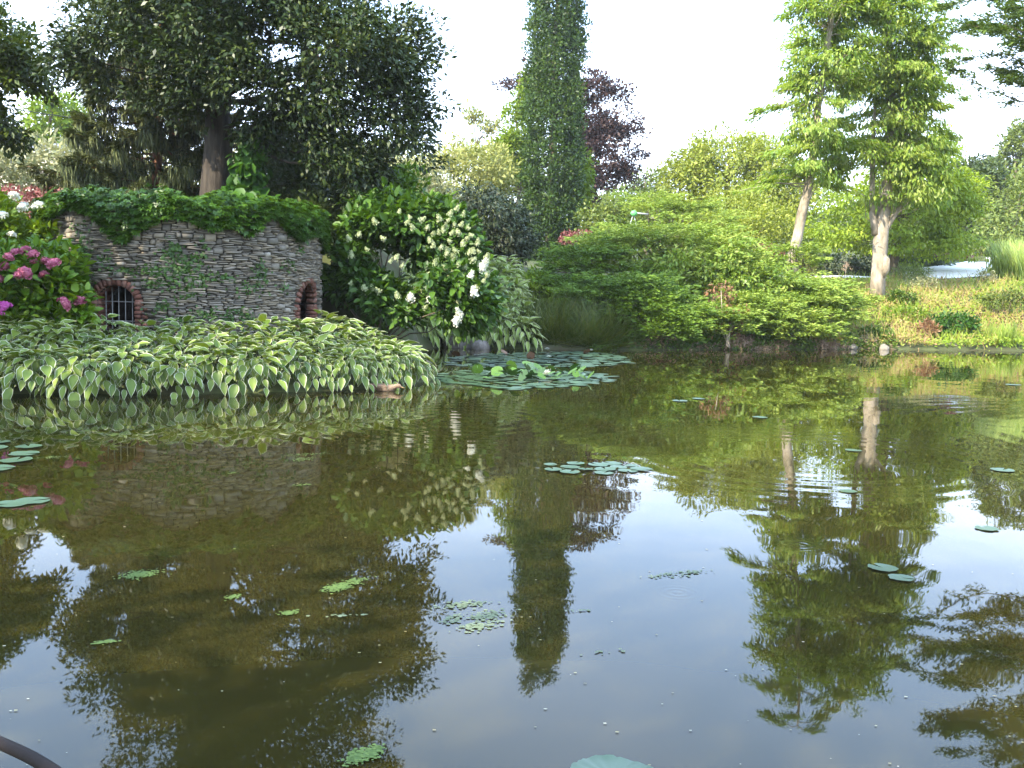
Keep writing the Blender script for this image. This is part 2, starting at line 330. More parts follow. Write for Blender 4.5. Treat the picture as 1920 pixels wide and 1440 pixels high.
# ------------------------------------------------------------------ terrain and water
POND = np.array([(-10.5, 11.5), (-9.6, 13.2), (-7.1, 13.7), (-4.7, 14.2), (-2.9, 15.0), (-1.9, 15.9), (-1.5, 17.3), (-1.6, 19), (-2.2, 22), (-2.9, 25),
                 (-2.0, 27.6), (.6, 27.2), (3, 27.9), (5.4, 29), (8.5, 30.6), (12, 32), (17, 33), (26, 34.4), (40, 31), (45, 5), (40, -8), (12, -2), (6, 1.6), (1.5, 2.0), (-3, 1.9), (-8, 2.6), (-10, 6)], float)
def sdist(x, y):
    x = np.asarray(x, float); y = np.asarray(y, float)
    A = POND; B = np.roll(POND, -1, 0); dm = np.full(x.shape, 1e9); ins = np.zeros(x.shape, bool)
    for a, b in zip(A, B):
        e = b - a; t = np.clip(((x - a[0]) * e[0] + (y - a[1]) * e[1]) / (e @ e), 0, 1)
        dm = np.minimum(dm, np.hypot(x - a[0] - t * e[0], y - a[1] - t * e[1]))
        c = ((a[1] > y) != (b[1] > y)) & (x < e[0] * (y - a[1]) / (e[1] if e[1] else 1e-9) + a[0]); ins ^= c
    return np.where(ins, -dm, dm)
def sm(t): t = np.clip(t, 0, 1); return t * t * (3 - 2 * t)
def wav(x, y, s=1.): return (np.sin(x * .9 * s + 1.3) + np.sin(y * 1.1 * s + .4) + np.sin((x + y) * .63 * s + 2.1) + np.sin((x - y) * 1.7 * s)) / 4
TCX, TCY, TR = -6.36, 19.3, 2.5          # centre and radius of the round stone tower
def ground(x, y):
    x = np.asarray(x, float); y = np.asarray(y, float); s = sdist(x, y)
    near = sm((10 - y) / 4)
    far = .10 + 1.95 * sm(s / (5 + 3 * sm((x - 5) / 4))) + .9 * sm((s - 4) / 12) * sm((9 - x) / 6)
    far = far + .48 * sm((y - 40.5) / 2.5) * sm((x - 8) / 3)
    far = far + .12 * np.clip(y - 43, 0, 12) * sm((x - 16.5) / 3) + .015 * np.clip(y - 45, 0, 60)
    left = .08 + .42 * sm(s / 2.2) + 2.1 * sm((y - 20.4 - .5 * np.clip(x + 2.8, 0, 9)) / 2.2) + .8 * sm((y - 24) / 8)
    left = left + 1.9 * sm((-8.6 - x) / 2.2) * sm((y - 16) / 3) * sm((22 - y) / 3)
    wl = sm((-1.2 - x) / 2.5) * sm((27.5 - y) / 3) * sm((y - 11) / 1)
    wl = np.maximum(wl, sm((-3.2 - x) / 2.0) * sm((y - 11)))
    z = far * (1 - wl) + left * wl
    z = z * (1 - near) + near * (.10 + .08 * sm(s / 3))
    z = z + 7.5 * sm((x - 26) / 25) * sm((y - 55) / 35) + 3.0 * sm((y - 60) / 60) + .06 * wav(x, y) * sm(s / 1.5)
    return np.where(s < 0, -.02 - 1.3 * sm(-s / 1.6), z)
xs = np.concatenate([np.linspace(-900, -60, 14), np.linspace(-55, -20, 24), np.arange(-19.6, 30, .4), np.linspace(31, 70, 26), np.linspace(75, 900, 16)])
ys = np.concatenate([np.linspace(-600, -20, 8), np.linspace(-15, 0, 14), np.arange(.6, 60, .4), np.linspace(61, 140, 40), np.linspace(150, 1500, 20)])
GX, GY = np.meshgrid(xs, ys); GZ = ground(GX, GY)
nx, ny = len(xs), len(ys); I = np.arange(nx * ny).reshape(ny, nx)
mb = MB(); mb.add(np.stack([GX, GY, GZ], -1).reshape(-1, 3), np.stack([I[:-1, :-1], I[:-1, 1:], I[1:, 1:], I[1:, :-1]], -1).reshape(-1, 4))
tag(mb.build('ground', M['ground'], smooth=True), 'earth and turf ground around the pond', kind='structure')
mb = MB(); mb.add([(-60, -20, 0), (60, -20, 0), (60, 36, 0), (-60, 36, 0)], [[0, 1, 2, 3]])
tag(mb.build('water', M['water']), 'still murky pond water with reflections', kind='structure')
def gz(x, y): return float(ground(np.array([x]), np.array([y]))[0])
def onG(px, d, py=500):
    q = P(px, py, d); q[2] = gz(q[0], q[1]); return q

# ------------------------------------------------------------------ foliage builders
def clumps(ells, n, shell=.45, gap=0., seed=0.):
    V = np.array([np.prod(e[1]) for e in ells]); V = V ** .8; w = V / V.sum(); C = np.array([e[0] for e in ells]); Rr = np.array([e[1] for e in ells])
    out = []; tot = 0
    while tot < n:
        k = n * 2; i = rng.choice(len(ells), k, p=w); u = rnd(k); r = (shell ** 2 + (1 - shell ** 2) * rng.random(k)) ** .5
        r *= 1 + .10 * rng.normal(size=k) * .6
        q = C[i] + u * r[:, None] * Rr[i]
        keep = np.ones(k, bool)
        for j in range(len(ells)):
            keep &= ~((i != j) & (np.sum(((q - C[j]) / Rr[j]) ** 2, 1) < (shell * .8) ** 2))
        if gap:
            f = np.sin(q[:, 0] * 1.9 + seed) + np.sin(q[:, 2] * 2.3 + seed * 2) + np.sin(q[:, 1] * 1.7 + seed * 3) + np.sin((q[:, 0] + q[:, 2]) * 3.1)
            keep &= f > (gap * 4 - 2)
        q = q[keep]; out.append(q); tot += len(q)
    return np.concatenate(out)[:n]
def leafclumps(mb, C, cr, nl, L, Wd, droop=.2, upn=.6, tpl='q', centre=None, jl=.3, spread=1.):
    n = len(C) * nl; c = np.repeat(C, nl, 0); u = rnd(n); r = rng.random(n) ** .45
    cr = np.asarray(cr, float) * np.ones(3)
    sc = np.repeat(rng.uniform(.65, 1.3, len(C)), nl)[:, None]
    p = c + u * r[:, None] * cr * sc
    o = u.copy()
    if centre is not None: o = o + .8 * unit(c - centre)
    d = unit(o) * .7 + rnd(n) * .55 * spread + np.array([0, 0, -droop]); nn = np.array([0, 0, upn]) + unit(o) * .45 + rnd(n) * .5
    s = 1 + jl * rng.normal(size=n).clip(-2, 2)
    leaves(mb, p, d, nn, L * s, Wd * s, tpl)
def branches(mb, C, trunk, k, r=.04, sag=-.05, sides=5):
    idx = rng.choice(len(C), min(k, len(C)), replace=False); trunk = np.asarray(trunk)
    for i in idx:
        c = C[i]; dd = np.linalg.norm(trunk - c, axis=1) + np.where(trunk[:, 2] > c[2] - .2, 3, 0); j = int(np.argmin(dd))
        L = np.linalg.norm(c - trunk[j])
        tube(mb, curve(trunk[j], c, sag=-L * sag, k=5, wob=.04), np.linspace(r * (0.5 + L * .12), r * .2, 5), sides)
def trunkpts(base, top, k=7, wob=.01):
    return curve(base, top, 0, k, wob)
def tree(name, label, cat, base, top, r0, ells, nc, cr, nl, L, Wd, lm, bm, droop=.2, upn=.6, tpl='q', shell=.45, gap=0., nb=30, br=.04, group=None, wob=.01, rt_=.25):
    base = np.asarray(base, float)
    t = thing(name, label, cat, base, group)
    tp = trunkpts(base - np.array([0, 0, .15]), top, 9, wob); mb = MB(); tube(mb, tp, np.concatenate([[r0 * 1.35, r0 * 1.05], np.linspace(r0, r0 * rt_, 7)]), 10, .04)
    C = clumps(ells, nc, shell, gap, seed=float(rng.random() * 6)); branches(mb, C, tp[2:], nb, br)
    mb.build('trunk', bm, t, smooth=True)
    cm = MB(); cen = np.mean([e[0] for e in ells], 0); leafclumps(cm, C, cr, nl, L, Wd, droop, upn, tpl, cen)
    cm.build('crown', lm, t); return t
def shrub(name, label, cat, ells, nc, cr, nl, L, Wd, lm, group=None, droop=.1, upn=.6, tpl='q', shell=.5, gap=0., stems=6, bm=None, base=None, rad=.02):
    if base is None:
        c = np.mean([e[0] for e in ells], 0); base = np.array([c[0], c[1], gz(c[0], c[1])])
    t = thing(name, label, cat, base, group); C = clumps(ells, nc, shell, gap, seed=float(rng.random() * 6)); C[:, 2] = np.maximum(C[:, 2], ground(C[:, 0], C[:, 1]).clip(0) + .06)
    cm = MB(); leafclumps(cm, C, cr, nl, L, Wd, droop, upn, tpl, base); cm.build('foliage', lm, t)
    sb = MB()
    for i in rng.choice(len(C), min(stems, len(C)), replace=False): tube(sb, curve(base - [0, 0, .05], C[i], 0, 4, .05), np.linspace(rad, rad * .4, 4), 5)
    sb.build('stem', bm or M['bark_mid'], t); return t

# ------------------------------------------------------------------ round stone tower
def tp(th, z, r=TR): return np.array([TCX + r * math.sin(th), TCY - r * math.cos(th), z])
OPEN = [(R_(-10), .36, .25, 1.22, .30), (R_(80), .40, .25, 1.15, .48)]     # angle, half width, sill, spring, rise
def arch_top(o, ds): return o[3] + o[4] * math.sqrt(max(0, 1 - (ds / o[1]) ** 2))
def inside(th, z, pad=0.):
    for o in OPEN:
        ds = (th - o[0]) * TR
        if abs(ds) < o[1] + pad and z > o[2] and z < arch_top((0, o[1] + pad, 0, o[3], o[4] + pad), min(abs(ds), o[1] + pad)): return True
    return False
tower = thing('stone_tower', 'low round rubble stone building with brick arched windows and creeper along its top', 'building', (TCX, TCY, .2))
TH0, TH1, ZT = R_(-95), R_(150), 2.82
mb = MB(); NC = 640; dth = (TH1 - TH0) / NC; prof = np.full(NC, .12) + rng.uniform(0, .04, NC); cell = dth * TR
def stone(tc_, zc, w, hh):
    pr = rng.uniform(-.05, .035); tl = rng.normal() * .07
    ax = np.array([[math.cos(tc_), math.sin(tc_), tl], [math.sin(tc_), -math.cos(tc_), 0], [0, 0, 1]]); c = tp(tc_, zc, TR + pr - .08); sx, sy, sz = w / 2, .13, hh / 2; V = []
    for k, (yy, q) in enumerate(((-1, 1), (.7, 1), (1, .84))):
        for a, b_ in ((-1, -1), (1, -1), (1, 1), (-1, 1)): V.append(((a * sx * q * rng.uniform(.82, 1.06)), yy * sy * rng.uniform(.9, 1.05), b_ * sz * (q if q == 1 else .66) * rng.uniform(.65, 1.1)))
    mb.add(np.array(V) @ ax + c, [[8, 9, 10, 11]] + [[k * 4 + j, k * 4 + (j + 1) % 4, k * 4 + 4 + (j + 1) % 4, k * 4 + 4 + j] for k in (0, 1) for j in range(4)])
for _ in range(14000):
    i = int(np.argmin(prof)); z = prof[i]
    if z > ZT - .03: break
    a = i
    while a > 0 and prof[a - 1] <= z + .014: a -= 1
    b_ = i
    while b_ < NC - 1 and prof[b_ + 1] <= z + .014: b_ += 1
    big_ = (z > 2.25 and rng.random() < .16) or rng.random() < .03
    k = int(min(b_ - a + 1, max(3, rng.uniform(.10, .24 if big_ else .36) / cell))); 
    if b_ - a + 1 - k < 3: k = b_ - a + 1
    hh = rng.uniform(.08, .14) if (big_ and k * cell > .08) else rng.uniform(.018, .042)
    if rng.random() < .5: a = b_ - k + 1
    th = TH0 + (a + k / 2) * dth; w = k * cell; z0_ = float(prof[a:a + k].max()); zc = z0_ + hh / 2
    if not any(inside(th + u * w / TR, zc, .10) for u in (-.45, 0, .45)): stone(th, zc, w * .97, hh * 1.02)
    prof[a:a + k] = z0_ + hh
wall = mb.build('wall', M['stone'], tower)
mb = MB(); nT = 330; ths = np.linspace(-math.pi, math.pi, nT); zs = np.arange(-.2, ZT + .01, .04)
for i in range(nT - 1):
    run = None
    for j, zz_ in enumerate(list(zs[:-1]) + [99]):
        hole = zz_ > 90 or inside((ths[i] + ths[i + 1]) / 2, zz_ + .02)
        if not hole and run is None: run = zz_
        if hole and run is not None:
            e = ZT if zz_ > 90 else zz_
            mb.add([tp(ths[i], run, TR - .03), tp(ths[i + 1], run, TR - .03), tp(ths[i + 1], e, TR - .03), tp(ths[i], e, TR - .03)], [[0, 1, 2, 3]])
            mb.add([tp(ths[i], run, TR - .42), tp(ths[i], e, TR - .42), tp(ths[i + 1], e, TR - .42), tp(ths[i + 1], run, TR - .42)], [[0, 1, 2, 3]]); run = None
mb.build('wall_core', M['mortar'], tower)
mb = MB(); a = np.linspace(0, 2 * np.pi, 40, endpoint=False); ring_ = np.stack([TCX + (TR - .03) * np.sin(a), TCY - (TR - .03) * np.cos(a)], 1)
for zt in (ZT - .06, ZT - .22):
    v = [(x, y, zt) for x, y in ring_] + [(TCX, TCY, zt + .12)]; mb.add(v, [[i, (i + 1) % 40, 40] for i in range(40)])
mb.build('roof', M['mortar'], tower)
for wi, o in enumerate(OPEN):
    wn = MB(); dark = .42
    # brick jambs and arch ring, running back into the opening as the reveal
    def brick(ds, zc, w, hh, ang):
        th = o[0] + ds / TR; ex = np.array([math.cos(th), math.sin(th), 0]); ey = np.array([math.sin(th), -math.cos(th), 0]); ez = np.array([0, 0, 1.])
        u = ex * math.cos(ang) + ez * math.sin(ang); v = -ex * math.sin(ang) + ez * math.cos(ang)
        box(wn, tp(th, zc, TR - (.16 if wi == 0 else .085)), (w, (.38 if wi == 0 else .2) + rng.uniform(-.02, .02), hh), np.array([u, ey, v]), .06)
    for sgn in (-1, 1):
        z = o[2]; alt = 0
        while z < o[3]:
            w = .14 if alt % 2 else .10; brick(sgn * (o[1] + w / 2), z + .035, w, .062, 0); z += .072; alt += 1
            if alt % 2: brick(sgn * (o[1] + .125 + .045), z - .037, .08, .062, 0)
    nb = 15
    for k in range(nb):
        a = math.pi * (k + .5) / nb; ex, ez = (o[1] + .075) * math.cos(a), (o[4] + .075) * math.sin(a)
        brick(ex, o[3] + ez, .12, .068, math.atan2(math.sin(a) / (o[4] + .07), math.cos(a) / (o[1] + .07)))
    wobj = wn.build('window', M['brick'], tower)
    if wi == 0:
        g = MB()
        for ds in (-.26, -.13, 0, .13, .26):
            th = o[0] + ds / TR; tube(g, [tp(th, o[2] - .1, TR - .12), tp(th, arch_top(o, ds), TR - .12)], .009, 5)
        for zz_ in (.55, .92, 1.25): tube(g, [tp(o[0] + k / TR, zz_, TR - .13) for k in (-.38, -.15, .15, .38)], .009, 5)
        go = g.build('grille', M['iron'], None, origin=np.array(tower.location)); go.parent = wobj; go.location = (0, 0, 0)
    else:
        g = MB(); tube(g, [tp(o[0] - .14, .55, TR + .1), tp(o[0] - .04, .62, TR + .02), tp(o[0] + .1, .60, TR + .04)], .012, 5)
        go = g.build('rod', M['iron'], None, origin=np.array(tower.location)); go.parent = wobj; go.location = (0, 0, 0)

# creeper along the wall top
def palm(mb, p, o, L, k=5):
    """hand-shaped leaves: k leaflets round each point"""
    n = len(p); d0 = unit(o * .6 + rnd(n) * .5 + np.array([0, 0, -.45])); nn = unit(o * .6 + np.array([0, 0, .8]) + rnd(n) * .35); nn = unit(nn - d0 * np.sum(nn * d0, 1, keepdims=True)); b_ = np.cross(nn, d0)
    for j in range(k):
        a = (j - (k - 1) / 2) * .75; leaves(mb, p, d0 * math.cos(a) + b_ * math.sin(a), nn, L * (1 - .12 * abs(j - 2)) * rng.uniform(.8, 1.2, n), L * .42, 'q')
cr_ = thing('creeper', 'dense green creeper trailing over the top edge of the round stone wall', 'creeper', tp(R_(18), ZT, TR))
mb = MB(); n = 6500
th = rng.uniform(R_(-80), R_(125), n)
hang = .16 + .14 * (np.sin(th * 5 + 1) + np.sin(th * 11 + 2) * .6).clip(-.6, 2) + .30 * np.exp(-((th - R_(42)) / .10) ** 2) + .22 * np.exp(-((th + R_(8)) / .10) ** 2) + .35 * sm((th - R_(75)) / .5)
t = rng.random(n) ** .8
rr = TR + .02 + .16 * rng.random(n) - (rng.random(n) < .45) * rng.uniform(0, 1.0, n); zz_ = ZT + .18 + .10 * np.sin(th * 9) - t * (hang + .2); zz_ = np.where(rr < TR, ZT + .05 + rng.uniform(0, .28, n) * (1 + .3 * np.sin(th * 13)), zz_)
p_ = np.stack([TCX + rr * np.sin(th), TCY - rr * np.cos(th), zz_], 1); o_ = np.stack([np.sin(th), -np.cos(th), np.full(n, .3)], 1)
palm(mb, p_, o_, .105); mb.build('foliage', M['creeper'], cr_)
def oncyl(px, py):
    v = P(px, py, 1.) - np.array([0, 0, CAMZ]); v = v / v[1]; a_ = v[0] ** 2 + 1; b_ = -2 * (v[0] * TCX + TCY); c_ = TCX ** 2 + TCY ** 2 - TR ** 2
    dsc = b_ * b_ - 4 * a_ * c_
    if dsc < 0: return None
    y = (-b_ - math.sqrt(dsc)) / (2 * a_); return np.array([v[0] * y, y, CAMZ + v[2] * y])
iv = thing('ivy', 'small ivy patches clinging to the face of the round stone wall', 'ivy', tp(R_(18), .6, TR + .05)); mb = MB()
for (px, py, rx, ry, n) in [(160, 455, 14, 35, 110), (155, 500, 10, 25, 60), (322, 472, 18, 20, 90), (355, 490, 25, 16, 90), (285, 508, 30, 10, 80), (335, 510, 40, 14, 150), (370, 525, 20, 14, 80), (295, 530, 28, 10, 90), (235, 508, 18, 8, 50), (350, 545, 25, 10, 60),
                            (485, 512, 12, 22, 90), (465, 540, 22, 10, 50), (310, 575, 20, 12, 60), (400, 590, 40, 12, 110), (450, 592, 30, 16, 110), (340, 603, 28, 10, 90), (540, 495, 14, 10, 30), (420, 520, 30, 8, 50), (170, 520, 18, 8, 40), (528, 540, 12, 8, 22), (200, 490, 10, 20, 40), (560, 470, 8, 12, 25), (380, 470, 8, 20, 40)]:
    for _ in range(n):
        q = oncyl(px + rng.normal() * rx * .6, py + rng.normal() * ry * .6)
        if q is None: continue
        o_ = unit(q - np.array([TCX, TCY, q[2]])); mbp = q + o_ * .05
        leaves(mb, mbp[None], rnd(1) + np.array([[0, 0, -.4]]), o_[None] + rnd(1) * .4, rng.uniform(.04, .085), .06, 'q')
mb.build('foliage', M['ivy'], iv)

# ------------------------------------------------------------------ hosta borders
def rosettes(mb, pts, lean, n=24, Lb=.25, hb=.42, wr=.56):
    for q, ln in zip(pts, lean):
        k = int(n * rng.uniform(.8, 1.25)); sc = rng.uniform(.85, 1.2); az = np.arange(k) * 2.39996 + rng.uniform(0, 6); f = (np.arange(k) + .5) / k
        r = (.05 + .36 * f ** .7) * sc * rng.uniform(.85, 1.15, k); hh = hb * sc * (1 - .75 * f ** 1.6) + rng.normal(size=k) * .03
        d = np.stack([np.cos(az), np.sin(az), np.zeros(k)], 1) + np.asarray(ln) * .75
        p = q + d * r[:, None]; p[:, 2] = np.maximum(q[2] + hh - .12 * np.linalg.norm(ln) * f, .03 + 0 * hh + .0)
        dd = unit(d) * 1.0; dd[:, 2] = .55 - 1.75 * f + rng.normal(size=k) * .25
        nn = unit(d) * (.35 + .7 * f)[:, None] + np.array([0, 0, 1.0]) + rnd(k) * .42
        L = Lb * sc * rng.uniform(.6, 1.4, k); leaves(mb, p, dd, nn, L, L * wr * rng.uniform(.9, 1.1, k), 'hosta')
def poisson(cond, xr, yr, dmin, tries=5000):
    out = []
    for _ in range(tries):
        x, y = rng.uniform(*xr), rng.uniform(*yr)
        if cond(x, y) and all((x - a) ** 2 + (y - b) ** 2 > dmin * dmin for a, b in out): out.append((x, y))
    return np.array(out)
def shore_dir(x, y, e=.15):
    g = np.array([sdist(x + e, y) - sdist(x - e, y), sdist(x, y + e) - sdist(x, y - e), 0.]); return -g / (np.linalg.norm(g) + 1e-9)
pp = poisson(lambda x, y: .03 < sdist(x, y) < 2.0 and y < 18.2 and (x < -1.9) and math.hypot(x - TCX, y - TCY) > TR + .5, (-9.4, -1.3), (13.4, 18.4), .40)
q3 = np.column_stack([pp, ground(pp[:, 0], pp[:, 1])]); sd = sdist(pp[:, 0], pp[:, 1])
lean = np.array([shore_dir(x, y) * max(0.15, 1 - s_ / 1.1) for (x, y), s_ in zip(pp, sd)])
mb = MB(); rosettes(mb, q3, lean, 58, Lb=.18, hb=.45)
# a skirt of leaves hanging over the water along the very edge
ed = q3[sd < .5]; le = lean[sd < .5]
for q, ln in zip(ed, le):
    k = 17; t_ = rng.uniform(-.3, .3, k); tn = np.array([-ln[1], ln[0], 0]); tn = tn / (np.linalg.norm(tn) + 1e-9); un = unit(ln)
    p = q + tn * t_[:, None] + un * rng.uniform(.15, .42, k)[:, None]; p[:, 2] = rng.uniform(.27, .5, k)
    dd = np.tile(un * .5, (k, 1)) + rnd(k) * .3 + np.array([0, 0, -.9]); nn = np.tile(un, (k, 1)) + np.array([0, 0, .4]) + rnd(k) * .25
    L = rng.uniform(.12, .25, k); leaves(mb, p, dd, nn, L, L * .58, 'hosta')
tag(mb.build('hosta_border', M['hosta'], origin=(-5, 15, .3)), 'thick border of white edged hostas hanging over the pond in front of the stone tower', 'hostas', kind='stuff')
pp = poisson(lambda x, y: .03 < sdist(x, y) < 4.2 and x < .35 - .12 * (y - 27), (-3.2, .6), (26.9, 32), .33)
q3 = np.column_stack([pp, ground(pp[:, 0], pp[:, 1])]); sd = sdist(pp[:, 0], pp[:, 1]); lean = np.array([(shore_dir(x, y) + np.array([.5, -.3, 0])) * .6 for x, y in pp])
mb = MB(); rosettes(mb, q3, lean, 38, Lb=.30, hb=.75, wr=.36)
tag(mb.build('hosta_bank', M['hosta2'], origin=(-1.5, 29, .8)), 'pale narrow leaved hostas covering the steep bank right of the white hydrangea', 'hostas', kind='stuff')

# ------------------------------------------------------------------ hydrangeas with flower heads
def head_mesh(cone, n=70, rad=.09, L=.03):
    mb = MB(); u = rnd(n); u[:, 2] = np.abs(u[:, 2]) * (1.0) - .25
    if cone: t = rng.random(n); r = (1 - t * .75) * rad * .8; a = rng.uniform(0, 6.28, n); p = np.stack([np.cos(a) * r, np.sin(a) * r, t * rad * 2.0], 1); o = np.stack([np.cos(a), np.sin(a), .4 + 0 * a], 1)
    else: p = u * rad; o = u
    leaves(mb, p, rnd(n) * .8 + o * .3, o + rnd(n) * .3, L, L * .9, 'q')
    if cone: blob(mb, (0, 0, rad * .7), (rad * .5, rad * .5, rad * .8))
    else: blob(mb, (0, 0, rad * .25), (rad * .85, rad * .85, rad * .6))
    return mb
def heads(parent, pxs, d, mesh_mb, mat, name='flower_head', zj=.3, tilt=.5, push=0.):
    first = None
    for (px, py) in pxs:
        q = P(px, py, d + push + rng.uniform(-zj, zj)) - np.array(parent.location)
        if first is None: o = mesh_mb.build(name, mat); o.parent = parent; first = o
        else: o = first.copy(); COL.objects.link(o); o.parent = parent
        o.location = q; o.rotation_euler = (rng.uniform(-tilt, tilt) + .5, rng.uniform(-tilt, tilt), rng.uniform(0, 6)); s_ = rng.uniform(.75, 1.3); o.scale = (s_, s_, s_)
pk = shrub('hydrangea_bush', 'mophead hydrangea with pink and magenta flower heads left of the stone tower', 'hydrangea', [E(40, 545, 15.9, 110, 78, .7), E(120, 575, 15.7, 65, 50, .5), E(100, 500, 16.2, 60, 50, .5), E(-60, 520, 16, 90, 90, .8)], 210, .17, 26, .15, .085, M['hydr2'], tpl='h', droop=.1, upn=.9)
heads(pk, [(16, 482), (48, 470), (66, 492), (84, 490), (82, 515), (-2, 524), (148, 565), (120, 570), (8, 500), (-25, 480), (62, 478), (28, 474), (100, 495)], 15.3, head_mesh(False, 130, .082, .032), M['pink'])
heads(pk, [(47, 512), (38, 517)], 15.1, head_mesh(False, 130, .10, .036), M['pink'], zj=.1)
heads(pk, [(6, 573), (10, 578)], 15.1, head_mesh(False, 90, .08, .04), M['magenta'], zj=.1)
wh = shrub('hydrangea_bush', 'light green bush with a few creamy white flower heads above the pink hydrangea', 'hydrangea', [E(35, 425, 17.8, 75, 45, .7), E(-40, 410, 18, 70, 60, .8), E(95, 440, 17.6, 35, 35, .5)], 190, .17, 26, .12, .06, M['limegreen'], tpl='q', upn=.7)
heads(wh, [(26, 368), (74, 388), (4, 404), (44, 388), (22, 440)], 17.2, head_mesh(False, 110, .085, .035), M['white'])
hp = shrub('hydrangea_bush', 'large white panicle hydrangea leaning over the water beside the stone tower', 'hydrangea', [E(765, 490, 20.6, 110, 95, 1.1), E(835, 540, 20.2, 65, 65, .9), E(700, 480, 20.6, 55, 90, .9), E(790, 430, 21, 90, 55, .9), E(740, 560, 20.2, 60, 45, .7), E(865, 480, 20.8, 35, 45, .7), E(885, 580, 20.3, 42, 36, .7), E(915, 540, 20.5, 24, 30, .5), E(830, 410, 21.2, 40, 30, .6), E(650, 520, 21, 35, 50, .6), E(720, 400, 21.4, 60, 40, .8)], 620, .24, 24, .17, .095, M['hydr'], tpl='h', droop=.35, upn=.6, gap=.22, base=np.array([-2.9, 20.9, .3]), stems=14)
heads(hp, [(731, 493), (753, 502), (812, 465), (856, 474), (816, 498), (800, 516), (850, 515), (869, 527), (683, 543), (712, 549), (747, 559), (803, 562), (765, 584), (794, 580), (887, 443), (875, 449), (837, 427), (787, 415), (900, 474), (656, 452), (672, 443), (775, 430),
           (659, 484), (656, 534), (794, 546), (853, 424), (862, 571), (831, 437), (840, 470), (868, 462), (885, 490), (822, 440), (845, 455), (860, 500), (878, 478), (808, 455), (700, 545), (860, 440), (893, 460), (835, 505), (690, 552), (762, 420), (846, 528), (740, 487), (880, 430), (895, 455), (868, 405), (855, 395), (842, 405), (912, 485), (905, 530), (895, 545), (884, 560), (875, 540), (915, 520), (870, 505), (852, 485), (838, 480), (826, 468), (846, 440), (863, 425), (888, 475), (900, 500), (812, 440), (800, 430), (825, 415), (838, 415), (770, 410), (748, 400), (705, 420), (690, 470), (722, 450)], 19.6, head_mesh(True, 120, .062, .022), M['cream'], zj=.15)
heads(hp, [(856, 602), (769, 563), (906, 509), (881, 521), (850, 608), (906, 500), (808, 565), (862, 590), (890, 556)], 19.3, head_mesh(True, 120, .08, .035), M['white'], zj=.15)

# ------------------------------------------------------------------ big trees on the left
big = tree('evergreen_tree', 'huge dark broadleaf tree with thick grey trunk rising behind the stone tower', 'tree', onG(404, 22.5), P(418, -260, 22.3), .30,
     [E(260, 50, 21.5, 125, 105, 1.8), E(410, 20, 21, 190, 115, 2), E(620, 95, 21.3, 165, 140, 2), E(745, 190, 21.8, 75, 95, 1.2), E(650, 300, 21.8, 70, 60, 1), E(780, 90, 21.8, 50, 60, .9), E(470, -170, 22, 280, 170, 3), E(560, -380, 22, 240, 150, 2.6), E(420, 130, 20.6, 120, 60, 1), E(170, 130, 22, 80, 40, 1), E(160, 95, 22, 45, 50, 1), E(690, 380, 21.9, 40, 60, .7), E(820, 200, 21.9, 40, 45, .8), E(800, 275, 21.9, 26, 40, .6), E(700, 330, 21.9, 40, 40, .7), E(540, 235, 22, 100, 60, 1), E(330, 190, 22, 90, 40, .9)],
     2100, (.40, .40, .32), 62, .115, .052, M['magnolia'], M['bark_dark'], droop=.15, upn=.4, shell=.3, gap=.20, nb=70, br=.05)
vn = thing('climbing_vine', 'large heart leaved vine climbing beside the thick dark tree trunk', 'vine', onG(465, 22)); mb = MB()
C = clumps([E(462, 330, 21.7, 32, 50, .35), E(472, 270, 21.8, 20, 36, .3), E(455, 370, 21.5, 36, 25, .35)], 64, .4); leafclumps(mb, C, (.14, .14, .14), 9, .24, .2, .9, .2, 'h', centre=P(465, 320, 23)); mb.build('foliage', M['vine'], vn)
mb = MB(); tube(mb, curve(onG(465, 22), P(480, 200, 22.1), 0, 6, .03), .03, 5); mb.build('stem', M['bark_dark'], vn)
tree('broadleaf_tree', 'olive green leafy tree cut off by the left edge of the picture', 'tree', onG(-190, 25), P(-150, -60, 25), .2,
     [E(-10, 60, 25, 80, 95, 1.5), E(-80, 160, 25, 95, 100, 1.6), E(25, 175, 25, 55, 55, 1), E(-140, 20, 25, 120, 110, 2), E(50, 120, 25, 40, 35, .8), E(-30, 235, 25, 40, 35, .8), E(50, 130, 25, 38, 42, .8), E(80, 185, 25, 32, 28, .7), E(10, 250, 25, 30, 30, .7)], 460, (.4, .4, .3), 46, .15, .075, M['lefttree'], M['bark_dark'], gap=.22, nb=35)
# trees standing on the left bank outside the frame, whose shade falls on the tower and hostas
for i, (x, y, h_) in enumerate([(-12.2, 10.2, 9.5), (-12.0, 4.6, 11.5), (-13.2, 14.8, 7.5), (-5.6, -2.4, 9.5), (-.5, -6.0, 12.5), (4.5, -5.0, 12.0), (9.5, -6, 13)]):
    b_ = np.array([x, y, gz(x, y)]); e_ = [(b_ + [0, 0, h_ * .62], np.array([2.3, 2.3, h_ * .36])), (b_ + [1, .8, h_ * .5], np.array([1.6, 1.6, 1.7]))]
    tree('bank_tree', ['bank tree beside the pond, left of the stone tower', 'bank tree at the near left shore of the pond', 'bank tree standing farthest back on the left shore', 'bank tree behind the viewer at the left end of the near shore', 'bank tree right behind the viewer on the near shore', 'bank tree behind the viewer to the right on the near shore', 'bank tree farthest right on the near shore'][i], 'tree', b_, b_ + [.2, .1, h_ * .9],   .2, e_, (95 if i < 3 else 62), .5, 26, .30, .16, M['lefttree'], M['bark_dark'], gap=.3, nb=14, group='trees on the left and near banks')

